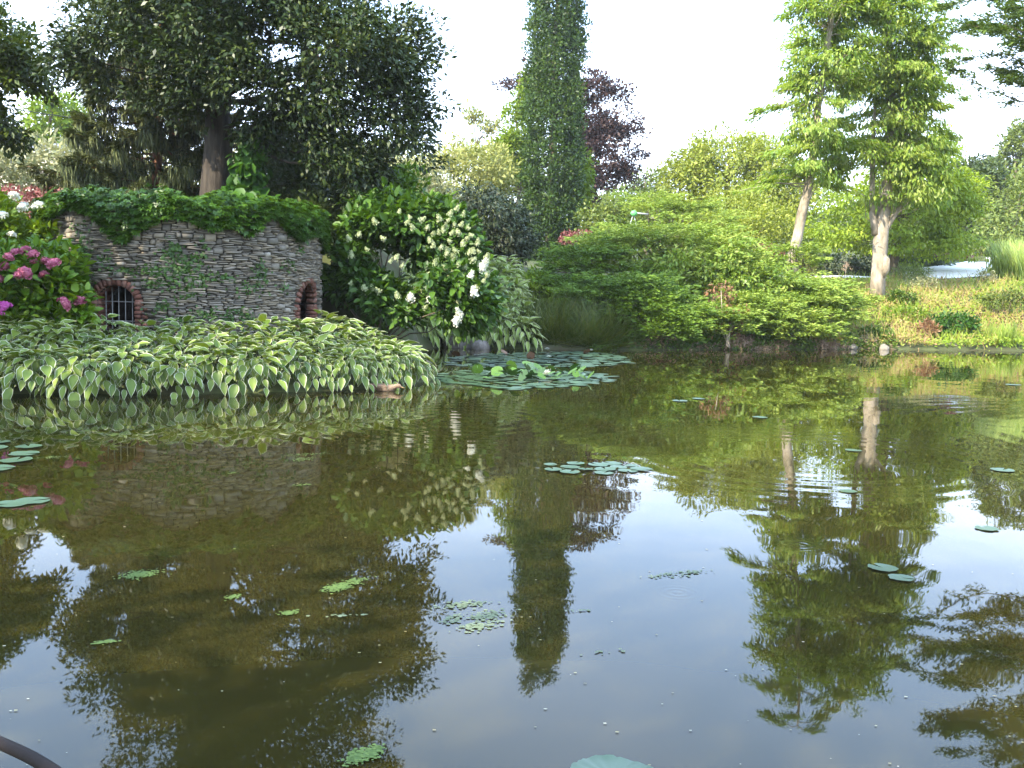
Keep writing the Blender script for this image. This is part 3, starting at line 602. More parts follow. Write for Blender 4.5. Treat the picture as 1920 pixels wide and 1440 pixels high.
def boughs(mb_leaf, mb_wood, trunk, z0, z1, nbr, length, lean=.0, az0=None, azr=None, kind='hang', L=.16, Wd=.06, per=9, nl=14, flat=(.32, .32, .10), tipup=0., rwood=.035, drop=.25):
    trunk = np.asarray(trunk)
    for i in range(nbr):
        f = (i + rng.random()) / nbr; z = z0 + (z1 - z0) * f; j = np.interp(z, trunk[:, 2], np.arange(len(trunk))); j0 = int(j); fr = j - j0; j1 = min(j0 + 1, len(trunk) - 1); st = trunk[j0] * (1 - fr) + trunk[j1] * fr
        az = (i * 2.39996 + rng.uniform(-.4, .4)) if az0 is None else az0 + rng.uniform(-azr, azr); Lb = length(f) * rng.uniform(.7, 1.15)
        dr = np.array([math.cos(az), math.sin(az), 0]); t = np.linspace(0, 1, 7)[:, None]
        pts = st + dr * Lb * t; pts[:, 2] += Lb * (lean * t[:, 0] - drop * t[:, 0] ** 2 + tipup * t[:, 0] ** 4)
        pts[1:] += rng.normal(size=(6, 3)) * .03 * Lb
        tube(mb_wood, pts, np.linspace(rwood * (.5 + .15 * Lb), .006, 7), 5)
        k = max(3, int(per * Lb)); tt = .22 + .8 * rng.random(k) ** .8
        c = np.stack([np.interp(tt, t[:, 0], pts[:, a_]) for a_ in range(3)], 1); side = np.array([-dr[1], dr[0], 0]); c += side * (rng.normal(size=k) * .16 * Lb * (1.15 - tt))[:, None]
        n = k * nl; cc = np.repeat(c, nl, 0); p = cc + rnd(n) * (rng.random(n) ** .5)[:, None] * np.array(flat)
        if kind == 'hang':
            d = dr * .8 + rnd(n) * .5 + np.array([0, 0, -.55]); nn = np.array([0, 0, 1.]) + rnd(n) * .45; s_ = rng.uniform(.7, 1.3, n); leaves(mb_leaf, p, d, nn, L * s_, Wd * s_, 'q')
        elif kind == 'strand':
            d = rnd(n) * .22 + np.array([0, 0, -1.]); s_ = rng.uniform(.35, 1.4, n); p[:, 2] = cc[:, 2] + rng.uniform(-.15, .04, n); leaves(mb_leaf, p, d, dr + rnd(n) * .7, L * s_, Wd, 'q')
            d = dr + rnd(n) * .6; leaves(mb_leaf, cc + rnd(n) * .08, d, np.array([0, 0, 1.]) + rnd(n) * .4, .16, .04, 'q')
        else:
            d = dr * .9 + rnd(n) * .7 + np.array([0, 0, .1]); s_ = rng.uniform(.7, 1.3, n); leaves(mb_leaf, p, d, np.array([0, 0, 1.]) + rnd(n) * .5, L * s_, Wd * s_, 'q')
for (lab, px, py, d, z1, lb, nb_) in [('weeping spruce with hanging needle strands left of the thick dark trunk', 292, -40, 25.0, 8.6, 2.8, 84), ('weeping spruce half hidden in the shade right of the thick dark trunk', 585, 40, 25.5, 7.6, 1.7, 30), ]:
    bs = onG(px, d); t = thing('spruce_tree', lab, 'conifer', bs, 'weeping spruces behind the stone tower'); tpz = trunkpts(bs - [0, 0, .1], P(px + 12, py, d), 10, .008); w = MB(); f = MB(); tube(w, tpz, np.linspace(.16, .04, 10), 9, .05)
    boughs(f, w, tpz, bs[2] + .35, z1, nb_, lambda q: lb * (1 - .45 * q), lean=.10, kind='strand', L=.24, Wd=.03, per=14, nl=20, flat=(.14, .14, .06), tipup=.3, drop=.35)
    w.build('trunk', M['bark_red'], t, smooth=True); f.build('crown', M['spruce'], t)
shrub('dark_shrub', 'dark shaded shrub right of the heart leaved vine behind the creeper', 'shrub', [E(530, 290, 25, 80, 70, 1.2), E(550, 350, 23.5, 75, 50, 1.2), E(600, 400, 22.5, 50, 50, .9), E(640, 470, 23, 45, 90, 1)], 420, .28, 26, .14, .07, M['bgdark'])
shrub('mixed_shrub', 'leafy shrub speckled with light and dark leaves above the white hydrangea', 'shrub', [E(690, 380, 23.5, 60, 55, 1.0), E(640, 400, 22.6, 40, 50, .8), E(745, 370, 24, 55, 55, 1), E(800, 400, 24, 40, 40, .8)], 320, .26, 22, .16, .08, M['hydr2'], gap=.35)

# ------------------------------------------------------------------ left background
shrub('pale_shrub', 'pale silvery shrub far left behind the red barberry', 'shrub', [E(60, 315, 36, 110, 50, 3), E(-60, 310, 36, 90, 60, 3), E(160, 330, 37, 70, 50, 2.5)], 330, .5, 24, .22, .10, M['silver'], group='pale shrubs on the left')
shrub('pale_shrub', 'pale willow like shrub seen between the spruces behind the thick trunk', 'shrub', [E(330, 320, 38, 90, 60, 3), E(480, 320, 38, 90, 60, 3), E(620, 320, 38, 80, 55, 3)], 330, .5, 22, .22, .10, M['silver'], group='pale shrubs on the left')
shrub('red_barberry', 'low mound of red barberry leaves at the far left above the hydrangeas', 'shrub', [E(40, 385, 24, 105, 32, 1.4), E(-60, 385, 24, 90, 32, 1.4)], 240, .22, 34, .075, .05, M['red'])
tree('yellow_green_tree', 'yellow green tree far left behind the grey roof', 'tree', onG(95, 58), P(100, 170, 58), .2, [E(95, 225, 58, 42, 50, 2), E(60, 250, 58, 30, 25, 1.5), E(140, 240, 60, 40, 55, 2)], 170, .6, 28, .3, .14, M['limegreen'], M['bark_mid'], nb=12)
hb = onG(80, 50); ho = thing('house', 'distant house with grey slate roof at far left', 'house', hb); mb = MB(); q1 = P(78, 285, 50)
box(mb, (q1[0], 52, (q1[2] + hb[2]) / 2), (5.5, 4, q1[2] - hb[2] + .01)); mb.build('wall', M['render_wall'], ho)
mb = MB(); x0, x1 = q1[0] - 3, q1[0] + 3; zb = q1[2]; zr = P(78, 258, 50)[2]
mb.add([(x0, 49.8, zb - .1), (x1, 49.8, zb - .1), (x1, 52, zr), (x0, 52, zr), (x0, 54.2, zb - .1), (x1, 54.2, zb - .1)], [[0, 1, 2, 3], [3, 2, 5, 4]]); mb.add([(x0, 49.8, zb - .1), (x0, 52, zr), (x0, 54.2, zb - .1), (x1, 49.8, zb - .1), (x1, 52, zr), (x1, 54.2, zb - .1)], [[0, 1, 2], [3, 5, 4]]); mb.build('roof', M['roofslate'], ho)
mb = MB(); tube(mb, curve(P(-200, 160, 40), P(320, 238, 48), -.25, 9), .02, 5); tag(mb.build('overhead_cable', M['cable'], origin=P(60, 205, 42)), 'thin dark overhead cable crossing the sky at far left', 'cable')

# ------------------------------------------------------------------ centre background
shrub('dome_shrub', 'dark green dome shaped shrub left of the tall column tree', 'shrub', [E(905, 425, 34, 98, 72, 2.0), E(950, 455, 33.5, 50, 50, 1.4), E(850, 440, 34, 50, 50, 1.4)], 760, (.3, .3, .18), 34, .13, .055, M['darkdome'], droop=.5, upn=.5)
shrub('pale_shrub', 'pale cream green bush between the dark tree and the column tree', 'shrub', [E(770, 350, 40, 75, 45, 2), E(710, 350, 40, 50, 40, 2)], 260, .4, 26, .17, .08, M['silver'])
shrub('yellow_shrub', 'wide pale yellow shrub behind the dark dome shrub', 'shrub', [E(890, 320, 48, 85, 48, 2.5), E(950, 330, 62, 70, 50, 2), E(820, 330, 49, 60, 40, 2), E(850, 390, 44, 90, 40, 2)], 620, .5, 28, .2, .085, M['paleyellow'], gap=.15)
tree('slender_tree', 'thin pale yellow tree with a small loose crown behind the yellow shrub', 'tree', onG(884, 56), P(888, 195, 56), .07, [E(886, 215, 56, 18, 18, .7), E(872, 245, 56, 30, 12, .8), E(915, 235, 56, 22, 12, .7), E(890, 275, 56, 40, 22, 1)], 75, .35, 20, .2, .1, M['paleyellow'], M['bark_mid'], nb=30, gap=.2)
pb = onG(853, 52); mb = MB(); tube(mb, [pb, P(853, 264, 52)], .13, 8); tag(mb.build('concrete_post', M['concrete'], origin=pb), 'pale concrete post standing behind the yellow shrub', 'post')
tree('lime_tree', 'light green upright tree showing left of the column tree', 'tree', onG(965, 60), P(975, 130, 60), .15, [E(968, 260, 60, 26, 75, 1.4), E(985, 180, 60, 14, 45, 1.0), E(945, 300, 60, 28, 50, 1.6), E(1085, 340, 60, 22, 70, 1.3)], 260, .55, 30, .25, .12, M['limegreen'], M['bark_mid'], nb=14)
tree('copper_beech', 'dark purple leaved beech behind the column tree', 'tree', onG(1108, 66), P(1085, 150, 66), .26,
     [E(1110, 300, 66, 60, 80, 2), E(1140, 240, 66, 55, 50, 1.5), E(1165, 320, 66, 40, 30, 1.2), E(1130, 170, 66, 50, 35, 1.2), E(1085, 200, 66, 40, 70, 1.5), E(945, 155, 66, 18, 30, .8), E(962, 115, 66, 12, 22, .6), E(985, 150, 66, 30, 40, 1), E(1180, 245, 66, 25, 14, .8), E(1190, 290, 66, 22, 10, .8), E(1095, 370, 66, 35, 40, 1)], 520, (.75, .6, .3), 38, .21, .12, M['purple'], M['bark_dark'], droop=-.1, shell=.1, gap=.22, nb=70, br=.03)
cb = onG(1031, 56); t = thing('column_tree', 'tall narrow columnar green tree in the middle of the far bank', 'tree', cb); tpz = trunkpts(cb - [0, 0, .1], [cb[0], 56, 20.0], 8, .004); w = MB(); tube(w, tpz, np.linspace(.32, .05, 8), 9)
el = [(np.array([cb[0] + .04 * math.sin(z * 1.3), 56, z]), np.array([r, r, 1.3])) for z, r in zip(np.linspace(3.2, 18.6, 13), [1.6, 1.62, 1.62, 1.6, 1.66, 1.72, 1.66, 1.64, 1.6, 1.62, 1.6, 1.55, 1.4])] + [(np.array([cb[0] - .1, 56, 19.3]), np.array([1.05, 1, 1.1])), (np.array([cb[0] - .4, 56, 20.6]), np.array([.5, .5, 1.0])), (np.array([cb[0] + .5, 56, 20.4]), np.array([.42, .4, .9]))]
C = clumps(el, 1700, .68); branches(w, C, tpz, 60, .02, sag=-.1); f = MB(); leafclumps(f, C, (.38, .38, .5), 44, .17, .085, -.25, .25, 'q')
w.build('trunk', M['bark_mid'], t, smooth=True); f.build('crown', M['column'], t)
tree('dome_tree', 'broad rounded yellow green tree between the purple beech and the tall right trees', 'tree', onG(1365, 60), P(1365, 290, 60), .3,
     [E(1350, 345, 60, 105, 85, 4), E(1430, 350, 60, 80, 85, 3.5), E(1285, 360, 60, 60, 80, 3), E(1480, 380, 58, 50, 70, 2.5), E(1350, 290, 60, 70, 45, 3), E(1440, 290, 61, 45, 40, 2), E(1400, 262, 61, 16, 20, 1)], 900, .55, 40, .21, .10, M['dome'], M['bark_mid'], nb=20, gap=.04)
tree('background_tree', 'grey green tree low on the skyline beside the purple beech', 'tree', onG(1210, 80), P(1210, 330, 80), .2, [E(1215, 355, 80, 45, 35, 3), E(1165, 380, 80, 50, 35, 3)], 120, .9, 24, .35, .16, M['bggreen'], M['bark_mid'], nb=6, group='background trees')
tree('background_tree', 'dark green tree on the skyline above the pale cream bush', 'tree', onG(745, 75), P(745, 290, 75), .2, [E(750, 310, 75, 50, 40, 3), E(690, 310, 75, 50, 40, 3)], 150, .8, 24, .35, .16, M['bgdark'], M['bark_mid'], nb=6, group='background trees')

# ------------------------------------------------------------------ junipers on the far bank
def plumes(mb, q, o, nl=46, Lp=.85, L=.13, Wd=.036, rise=.30):
    k = len(q); o = unit(o); Ls = Lp * rng.uniform(.6, 1.25, k); n = k * nl
    t = np.tile(np.linspace(.05, 1, nl), k); qq = np.repeat(q, nl, 0); oo = np.repeat(o, nl, 0); LL = np.repeat(Ls, nl)
    sd_ = np.cross(oo, [0, 0, 1.]); a = rng.normal(size=n) * .17 * (1.15 - t) * LL * 1.6
    rs = np.repeat(rise * rng.uniform(.3, 1.7, k), nl)
    p = qq + oo * (t * LL)[:, None] + sd_ * a[:, None]; p[:, 2] += LL * (rs * t * 1.5 - .5 * rs * t ** 2 - .12 * t ** 3) + rng.normal(size=n) * .025
    sg = np.sign(a)[:, None]; d = oo * .9 + sd_ * sg * .6 + rnd(n) * .35 + np.array([0, 0, .12]); s_ = rng.uniform(.7, 1.3, n)
    leaves(mb, p, d, np.array([0, -.45, .8]) + rnd(n) * .6, L * s_, Wd * s_, 'q')
def juniper(label, ells, n, mat, tier=.46, Lp=.85, hole=None, group='spreading junipers on the far bank', **kw):
    V = np.array([e[1][0] * e[1][2] for e in ells]); c = np.mean([e[0] for e in ells], 0); base = np.array([c[0], c[1], gz(c[0], c[1])]); t = thing('juniper', label, 'juniper', base, group)
    i = rng.choice(len(ells), n, p=V / V.sum()); u = rnd(n); u[:, 2] = np.where(u[:, 2] < -.35, -u[:, 2], u[:, 2]); u[:, 1] = np.where((u[:, 1] > .3) & (rng.random(n) < .7), -u[:, 1], u[:, 1])
    C_ = np.array([e[0] for e in ells])[i]; Rr = np.array([e[1] for e in ells])[i]; q = C_ + u * Rr * rng.uniform(.72, 1.0, n)[:, None]
    zq = np.round((q[:, 2] + .35 * wav(q[:, 0], q[:, 1], 2)) / tier) * tier; q[:, 2] = np.where(rng.random(n) < .72, zq, q[:, 2]) + rng.normal(size=n) * .08; q[:, 2] = np.maximum(q[:, 2], ground(q[:, 0], q[:, 1]).clip(0) + .12)
    if hole is not None:
        hp_, hr = hole; keep = np.sum(((q - hp_) / hr) ** 2, 1) > 1; q, u, n = q[keep], u[keep], int(keep.sum())
    o = u * [1, 1, .0] + rnd(n) * [.6, .6, 0] + np.array([0, -.45, 0]); f = MB(); plumes(f, q, o, Lp=Lp, **kw); f.build('foliage', mat, t)
    w = MB()
    for k in rng.choice(n, 26): tube(w, curve(base + rng.normal(size=3) * [.3, .3, 0] - [0, 0, .05], q[k], .1, 5, .04), np.linspace(.05, .012, 5), 5)
    w.build('stem', M['bark_mid'], t)
hole = (P(1243, 478, 31.0), np.array([1.0, 2.3, .55]))
juniper('spreading juniper with a dark hollow at the top of the far bank', [E(1240, 492, 34, 160, 66, 2.2), E(1330, 535, 33.3, 130, 56, 1.8), E(1170, 500, 33.8, 90, 45, 1.5)], 1150, M['juniper'], hole=hole)
juniper('shade darkened juniper just right of the column tree', [E(1095, 505, 32.5, 65, 38, 1.3), E(1080, 545, 31.5, 60, 40, 1.2)], 260, M['juniper_shaded'], Lp=.75)
juniper('shaded low juniper spreading over the waterline below the hollowed one', [E(1150, 570, 30.3, 90, 45, 1.4), E(1220, 605, 29.6, 80, 32, 1.0), E(1240, 628, 29.2, 60, 18, .7)], 560, M['juniper_shaded'], Lp=.95)
juniper('bright juniper sloping to the water below the leaning pale trunk', [E(1440, 560, 33.6, 110, 42, 1.6), E(1500, 590, 32.3, 85, 45, 1.2), E(1400, 600, 31.2, 70, 38, 1.0), E(1330, 615, 30.2, 60, 28, .9), E(1480, 622, 31.0, 60, 22, .8)], 1250, M['juniper'])
juniper('flat topped juniper standing behind the green disc', [E(1260, 400, 41, 70, 14, 1.2), E(1210, 378, 42, 45, 8, 1.0), E(1320, 415, 40, 50, 12, 1.0)], 210, M['juniper'], tier=.5, Lp=.9)
juniper('small juniper tuft under the left right-hand trunk', [E(1480, 500, 35.2, 50, 22, .8), E(1560, 578, 34.0, 60, 22, .9)], 150, M['juniper'], Lp=.7)
cl = thing('scrambling_climber', 'broad leaved climber scrambling over the brightest juniper', 'climber', onG(1350, 32)); mb = MB()
n = 220; q = np.array([P(rng.normal(1345, 62), rng.normal(528, 32), 31.2 + rng.uniform(-.2, .6)) for _ in range(n)]); leafclumps(mb, q, (.3, .15, .22), 20, .15, .06, .5, .3, 'q'); mb.build('foliage', M['layered'], cl)
rs_ = thing('withered_shrub', 'red brown withered shrub on the bank below the climber', 'shrub', onG(1370, 30.2)); mb = MB()
q = np.array([P(px + rng.normal() * 9, py + rng.normal() * 9, 29.5 + rng.uniform(-.2, .2)) for (px, py) in [(1352, 545), (1358, 560), (1365, 575), (1345, 585), (1380, 590), (1340, 610), (1362, 600), (1390, 610)] for _ in range(5)]); leafclumps(mb, q, .16, 16, .12, .045, .5, .3); mb.build('foliage', M['autumn'], rs_)
mb = MB()
for (a, b_) in [((1365, 650), (1352, 545)), ((1362, 650), (1378, 600)), ((1363, 640), (1343, 600)), ((1368, 652), (1372, 610))]: tube(mb, curve(P(a[0], a[1], 29.2), P(b_[0], b_[1], 29.3), 0, 5, .05), np.linspace(.03, .008, 5), 5)
mb.build('stem', M['bark_pale'], rs_)
# rushes
for (lab, px, d, n, sp, hh) in [('grassy clump of brown green rushes at the water left of the junipers', 1005, 28.3, 2600, .85, 1.1), ('taller drooping clump of dark rushes nearest the junipers', 1090, 28.4, 3200, 1.0, 1.3)]:
    bs = onG(px, d); t = thing('rush_clump', lab, 'rushes', bs, 'rush clumps at the waterline'); mb = MB(); a = rng.uniform(0, 6.28, n); r = sp * rng.random(n) ** .5
    p = np.stack([bs[0] + np.cos(a) * r, bs[1] + np.sin(a) * r * .6, 0 * a], 1); p[:, 2] = ground(p[:, 0], p[:, 1]).clip(0); d_ = np.stack([np.cos(a) * r * .9, np.sin(a) * r * .5, .7 + 0 * a], 1) + rnd(n) * .8
    nn = np.stack([-np.cos(a), -np.sin(a), .4 + 0 * a], 1) * -1 + rnd(n) * .3; leaves(mb, p, d_, np.where(True, nn, nn), hh * rng.uniform(.4, 1.15, n), .022, 'b')
    mb.build('foliage', M['rush'], t)
shrub('grey_shrub', 'grey green shrub between the purple beech and the green disc', 'shrub', [E(1150, 415, 48, 70, 40, 1.5), E(1230, 400, 50, 50, 40, 1.5)], 300, .4, 26, .16, .08, M['bggreen'])
shrub('light_shrub', 'light green bushes filling the ground below the dome shaped tree', 'shrub', [E(1330, 440, 46, 70, 42, 1.8), E(1430, 430, 47, 70, 48, 1.8), E(1380, 400, 50, 70, 45, 2)], 520, .38, 28, .15, .07, M['dome'])
t = shrub('low_plant', 'low yellow green leafy plant between the rushes and the pale hostas', 'plant', [E(985, 530, 31, 35, 22, .6), E(1010, 545, 30.5, 25, 16, .5)], 60, .2, 22, .16, .05, M['limegreen'])

# ------------------------------------------------------------------ right side trees
def layered(name, lab, path, rads, z0, z1, nbr, length, group, **kw):
    path = np.array(path); t = thing(name, lab, 'tree', path[0], group); k = 16; s_ = np.linspace(0, 1, k); seg = np.linspace(0, 1, len(path))
    tr_ = np.stack([np.interp(s_, seg, path[:, j]) for j in range(3)], 1); tr_[1:-1] += rng.normal(size=(k - 2, 3)) * .02; w = MB(); f = MB(); tube(w, tr_, np.interp(s_, np.linspace(0, 1, len(rads)), rads), 10, .07)
    boughs(f, w, tr_, z0, z1, nbr, length, **kw); return t, w, f
G2 = 'pale barked trees on the right bank'
b0 = onG(1648, 38); 
t, w, f = layered('pale_barked_tree', 'forked pale barked tree with drooping layered leaves, right of its leaning neighbour', [b0 - [0, 0, .2], P(1652, 430, 38), P(1668, 300, 38.2), P(1672, 150, 38.2), P(1660, 0, 38), P(1650, -100, 38), [b0[0] + .0, 38, 13.7]], [.30, .27, .17, .15, .12, .08, .03], 6.3, 13.8, 30, lambda q: 2.75 - 1.9 * max(0, q - .8) / .2, G2, lean=.28, drop=.45, L=.20, Wd=.062, per=9, nl=22, flat=(.42, .42, .13))
tube(w, [P(1643, 440, 38), P(1635, 400, 38), P(1636, 300, 38.1), P(1640, 200, 38.3)], [.17, .12, .09, .05], 8, .05); tube(w, [P(1655, 440, 38), P(1680, 400, 37.9), P(1700, 350, 37.9), P(1735, 290, 37.8)], [.12, .07, .05, .03], 7, .05)
tube(w, [P(1655, 520, 37.85), P(1661, 505, 37.72), P(1662, 488, 37.72), P(1656, 478, 37.85)], [.08, .15, .14, .08], 8, .08)
C = clumps([E(1680, 60, 38, 92, 70, 1.8), E(1690, 150, 38, 88, 70, 1.7), E(1665, 235, 38.3, 80, 65, 1.6), E(1715, 300, 38, 75, 45, 1.5), E(1655, -40, 38, 75, 55, 1.4), E(1640, 345, 38, 70, 34, 1.3), E(1720, 355, 37.8, 75, 32, 1.3), E(1590, 300, 38, 50, 40, 1.2), E(1605, 130, 37.6, 50, 80, 1.2), E(1600, 30, 37.6, 50, 60, 1.2), E(1760, 60, 38, 30, 30, .7), E(1745, 190, 38, 26, 24, .6)], 760, .25, .18, 5.); branches(w, C, np.array([P(1652, 430, 38), P(1668, 300, 38.2), P(1672, 150, 38.2), P(1660, 0, 38), P(1650, -100, 38)]), 80, .022, sag=-.06)
leafclumps(f, C, (.46, .46, .22), 38, .19, .07, .65, .9, 'q', P(1665, 180, 38.2))
w.build('trunk', M['bark_pale'], t, smooth=True); f.build('crown', M['layered'], t)
b1 = onG(1484, 36.2)
t, w, f = layered('pale_barked_tree', 'leaning pale barked tree with drooping layered leaves, left of the forked one', [b1 - [0, 0, .3], P(1487, 480, 36.2), P(1508, 390, 36.2), P(1528, 280, 36.3), P(1535, 180, 36.4), P(1555, 60, 36.4), P(1568, -40, 36.6), P(1578, -130, 36.6)], [.24, .20, .17, .15, .12, .10, .06, .03], 5.4, 15.1, 32, lambda q: 2.0 + .3 * math.sin(q * 9) - 1.2 * max(0, q - .8) / .2, G2, lean=.3, drop=.45, L=.19, Wd=.06, per=9, nl=22, flat=(.40, .40, .13))
C = clumps([E(1552, 125, 36.3, 82, 85, 1.5), E(1535, 230, 36.3, 62, 75, 1.2), E(1560, 25, 36.4, 85, 60, 1.5), E(1572, -60, 36.5, 60, 50, 1.1), E(1515, 320, 36.2, 70, 34, 1.1), E(1580, -120, 36.5, 25, 30, .5)], 360, .25, .24, 2.); branches(w, C, np.array([P(1508, 390, 36.2), P(1528, 280, 36.3), P(1535, 180, 36.4), P(1555, 60, 36.4), P(1568, -40, 36.6)]), 60, .02, sag=-.06)
leafclumps(f, C, (.44, .44, .25), 36, .18, .065, .65, .9, 'q', P(1540, 150, 36.4))
boughs(f, w, np.array([P(1515, 360, 36.2), P(1520, 320, 36.2), P(1530, 280, 36.2)]), P(0, 335, 36)[2] + .3, P(0, 300, 36)[2] + .6, 4, lambda q: 2.3, az0=math.pi, azr=.5, lean=.05, drop=.2, L=.17, Wd=.065, per=6, nl=14, flat=(.28, .28, .08))
boughs(f, w, np.array([P(1530, 260, 36.2), P(1535, 200, 36.2), P(1540, 120, 36.2)]), P(0, 215, 36)[2] + .5, P(0, 160, 36)[2] + .5, 3, lambda q: 2.1, az0=math.pi, azr=.3, lean=.2, drop=.2, L=.17, Wd=.06, per=2.2, nl=8, flat=(.25, .25, .06))
w.build('trunk', M['bark_pale'], t, smooth=True); f.build('crown', M['layered'], t)
tree('bright_maple', 'low spreading bright green tree behind the forked pale barked tree', 'tree', onG(1680, 47), P(1690, 290, 47), .2,
     [E(1600, 400, 46.5, 70, 60, 2.2), E(1700, 370, 46.5, 95, 80, 2.8), E(1775, 390, 46.5, 60, 75, 2.2), E(1760, 300, 47, 45, 40, 1.6), E(1650, 440, 46, 80, 40, 2), E(1730, 450, 46.3, 70, 40, 2), E(1550, 430, 46.5, 45, 45, 1.6), E(1800, 450, 46.8, 40, 40, 1.6), E(1735, 280, 46.8, 60, 50, 1.8), E(1795, 370, 46.8, 45, 70, 1.8)], 860, (.55, .55, .22), 34, .17, .085, M['maple'], M['bark_mid'], droop=.35, upn=.9, gap=.18, nb=40)
for (lab, ells, mat, nc, L) in [
    ('dark spiky conifer below the chimney at the far right', [E(1850, 350, 66, 32, 45, 1.8), E(1845, 400, 66, 42, 50, 2)], 'bgdark', 150, .3),
    ('round light green tree at the right edge behind the reeds', [E(1905, 400, 60, 60, 55, 2.5), E(1870, 440, 58, 50, 40, 2), E(1950, 380, 62, 60, 70, 3)], 'bggreen', 260, .26),
    ('green tree right of the chimney on the hill', [E(1905, 300, 84, 30, 45, 3), E(1940, 270, 84, 50, 60, 4)], 'bggreen', 200, .38),
    ('tree tops left of the chimney on the hill', [E(1835, 315, 92, 30, 14, 3), E(1800, 335, 92, 45, 22, 3)], 'bgdark', 140, .42)]:
    c0 = ells[0][0]; cg = np.array([c0[0], c0[1], gz(c0[0], c0[1])]); tree('background_tree', lab, 'tree', cg, c0, .2, ells, nc, ells[0][1][0] * .35, 26, L, L * .45, M[mat], M['bark_mid'], nb=8, group='background trees')
bs = onG(2200, 31); tpz = trunkpts(bs - [0, 0, .1], [bs[0], 31, 15.], 10, .004)
t = thing('edge_tree', 'tree at the right edge with long leafy boughs reaching into the sky', 'tree', bs); w = MB(); f = MB(); tube(w, tpz, np.linspace(.3, .06, 10), 9)
boughs(f, w, tpz, 7.6, 9.6, 12, lambda q: 6.4, az0=math.pi, azr=.35, lean=.12, drop=.1, tipup=.1, L=.15, Wd=.07, per=9, nl=17, flat=(.28, .28, .13), kind='up')
boughs(f, w, tpz, 9.4, 13.8, 20, lambda q: 7.1 - 2.2 * q, az0=math.pi, azr=.55, lean=.10, drop=.16, tipup=.12, L=.15, Wd=.07, per=10, nl=17, flat=(.34, .34, .14), kind='up')
boughs(f, w, tpz, 4.0, 14.5, 34, lambda q: 3.5 - 2.5 * q, lean=.1, drop=.2, L=.2, Wd=.09, per=6, nl=12, flat=(.4, .4, .16), kind='up')
w.build('trunk', M['bark_mid'], t, smooth=True); f.build('crown', M['rightcon'], t)

# ------------------------------------------------------------------ shrubs, path and small things on the right bank
shrub('red_barberry', 'red barberry patch left of the leaning pale trunk', 'shrub', [E(1425, 472, 37.5, 45, 14, .8)], 90, .16, 26, .08, .05, M['red'])
shrub('red_barberry', 'red barberry strip beside the foot of the column tree', 'shrub', [E(1085, 447, 38, 36, 12, .7)], 80, .16, 26, .08, .05, M['red'])
shrub('red_barberry', 'red barberry hummock above the white paving at the right', 'shrub', [E(1780, 492, 53, 42, 14, 1)], 100, .2, 26, .1, .06, M['red'])
shrub('clipped_bush', 'olive clipped bush right of the leaning pale trunk', 'shrub', [E(1505, 497, 43, 24, 22, .6)], 80, .14, 30, .07, .045, M['box'], shell=.8)
shrub('clipped_bush', 'golden clipped bush beside the red hummock on the right', 'shrub', [E(1825, 502, 52, 24, 10, .6)], 60, .14, 30, .08, .045, M['paleyellow'], shell=.8)
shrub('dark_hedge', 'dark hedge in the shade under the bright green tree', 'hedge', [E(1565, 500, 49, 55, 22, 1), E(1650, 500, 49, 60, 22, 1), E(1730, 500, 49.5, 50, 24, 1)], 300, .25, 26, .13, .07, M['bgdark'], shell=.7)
shrub('grey_green_shrub', 'grey green feathery shrub right of the forked pale trunk', 'shrub', [E(1705, 518, 42.5, 38, 22, .9)], 110, .18, 26, .14, .025, M['bggreen'])
t = thing('young_tree', 'small pale diamond shaped young tree in front of the dark hedge', 'sapling', onG(1586, 43.5)); mb = MB(); q = P(1586, 503, 43.5); tube(mb, [onG(1586, 43.5), P(1587, 490, 43.5)], .012, 5); mb.build('stem', M['bark_pale'], t); mb = MB(); leafclumps(mb, clumps([E(1587, 500, 43.5, 9, 11, .2)], 26, .3), .04, 7, .05, .03); mb.build('foliage', M['dry'], t)
n = 1500; x = rng.uniform(P(1888, 500, 44)[0], P(2010, 500, 44)[0], n); y = rng.uniform(42.5, 46, n); p = np.stack([x, y, ground(x, y)], 1); mb = MB(); leaves(mb, p, np.array([0, 0, 1.]) + rnd(n) * .22, np.array([0, -1, .3]) + rnd(n) * .5, rng.uniform(1.1, 1.9, n), .045, 'b')
tag(mb.build('reed_bed', M['reed'], origin=(float(x.mean()), 44, 2.6)), 'tall light green reeds at the right edge of the bank', 'reeds', kind='stuff')
def ribbon(pts, wid, zoff, mat, name, n=60):
    pts = np.array(pts, float); s_ = np.linspace(0, 1, n); u = np.linspace(0, 1, len(pts)); c = np.stack([np.interp(s_, u, pts[:, 0]), np.interp(s_, u, pts[:, 1])], 1)
    for _ in range(6): c[1:-1] = (c[:-2] + c[1:-1] * 2 + c[2:]) / 4
    tg = unit(np.gradient(c, axis=0)); nr = np.stack([-tg[:, 1], tg[:, 0]], 1); rows = []
    for k in np.linspace(-.5, .5, 5): q = c + nr * wid * k; rows.append(np.column_stack([q, ground(q[:, 0], q[:, 1]) + zoff]))
    V = np.stack(rows, 1); I_ = np.arange(n * 5).reshape(n, 5); mb = MB(); mb.add(V.reshape(-1, 3), np.stack([I_[:-1, :-1], I_[1:, :-1], I_[1:, 1:], I_[:-1, 1:]], -1).reshape(-1, 4)); return mb.build(name, mat)
tag(ribbon([(9, 43.4), (14, 43.8), (18, 44.6), (21, 46.6), (24, 49.8), (28, 54)], 3.2, .05, M['path'], 'path'), 'pale sunlit paved path curving across the right bank', kind='structure')
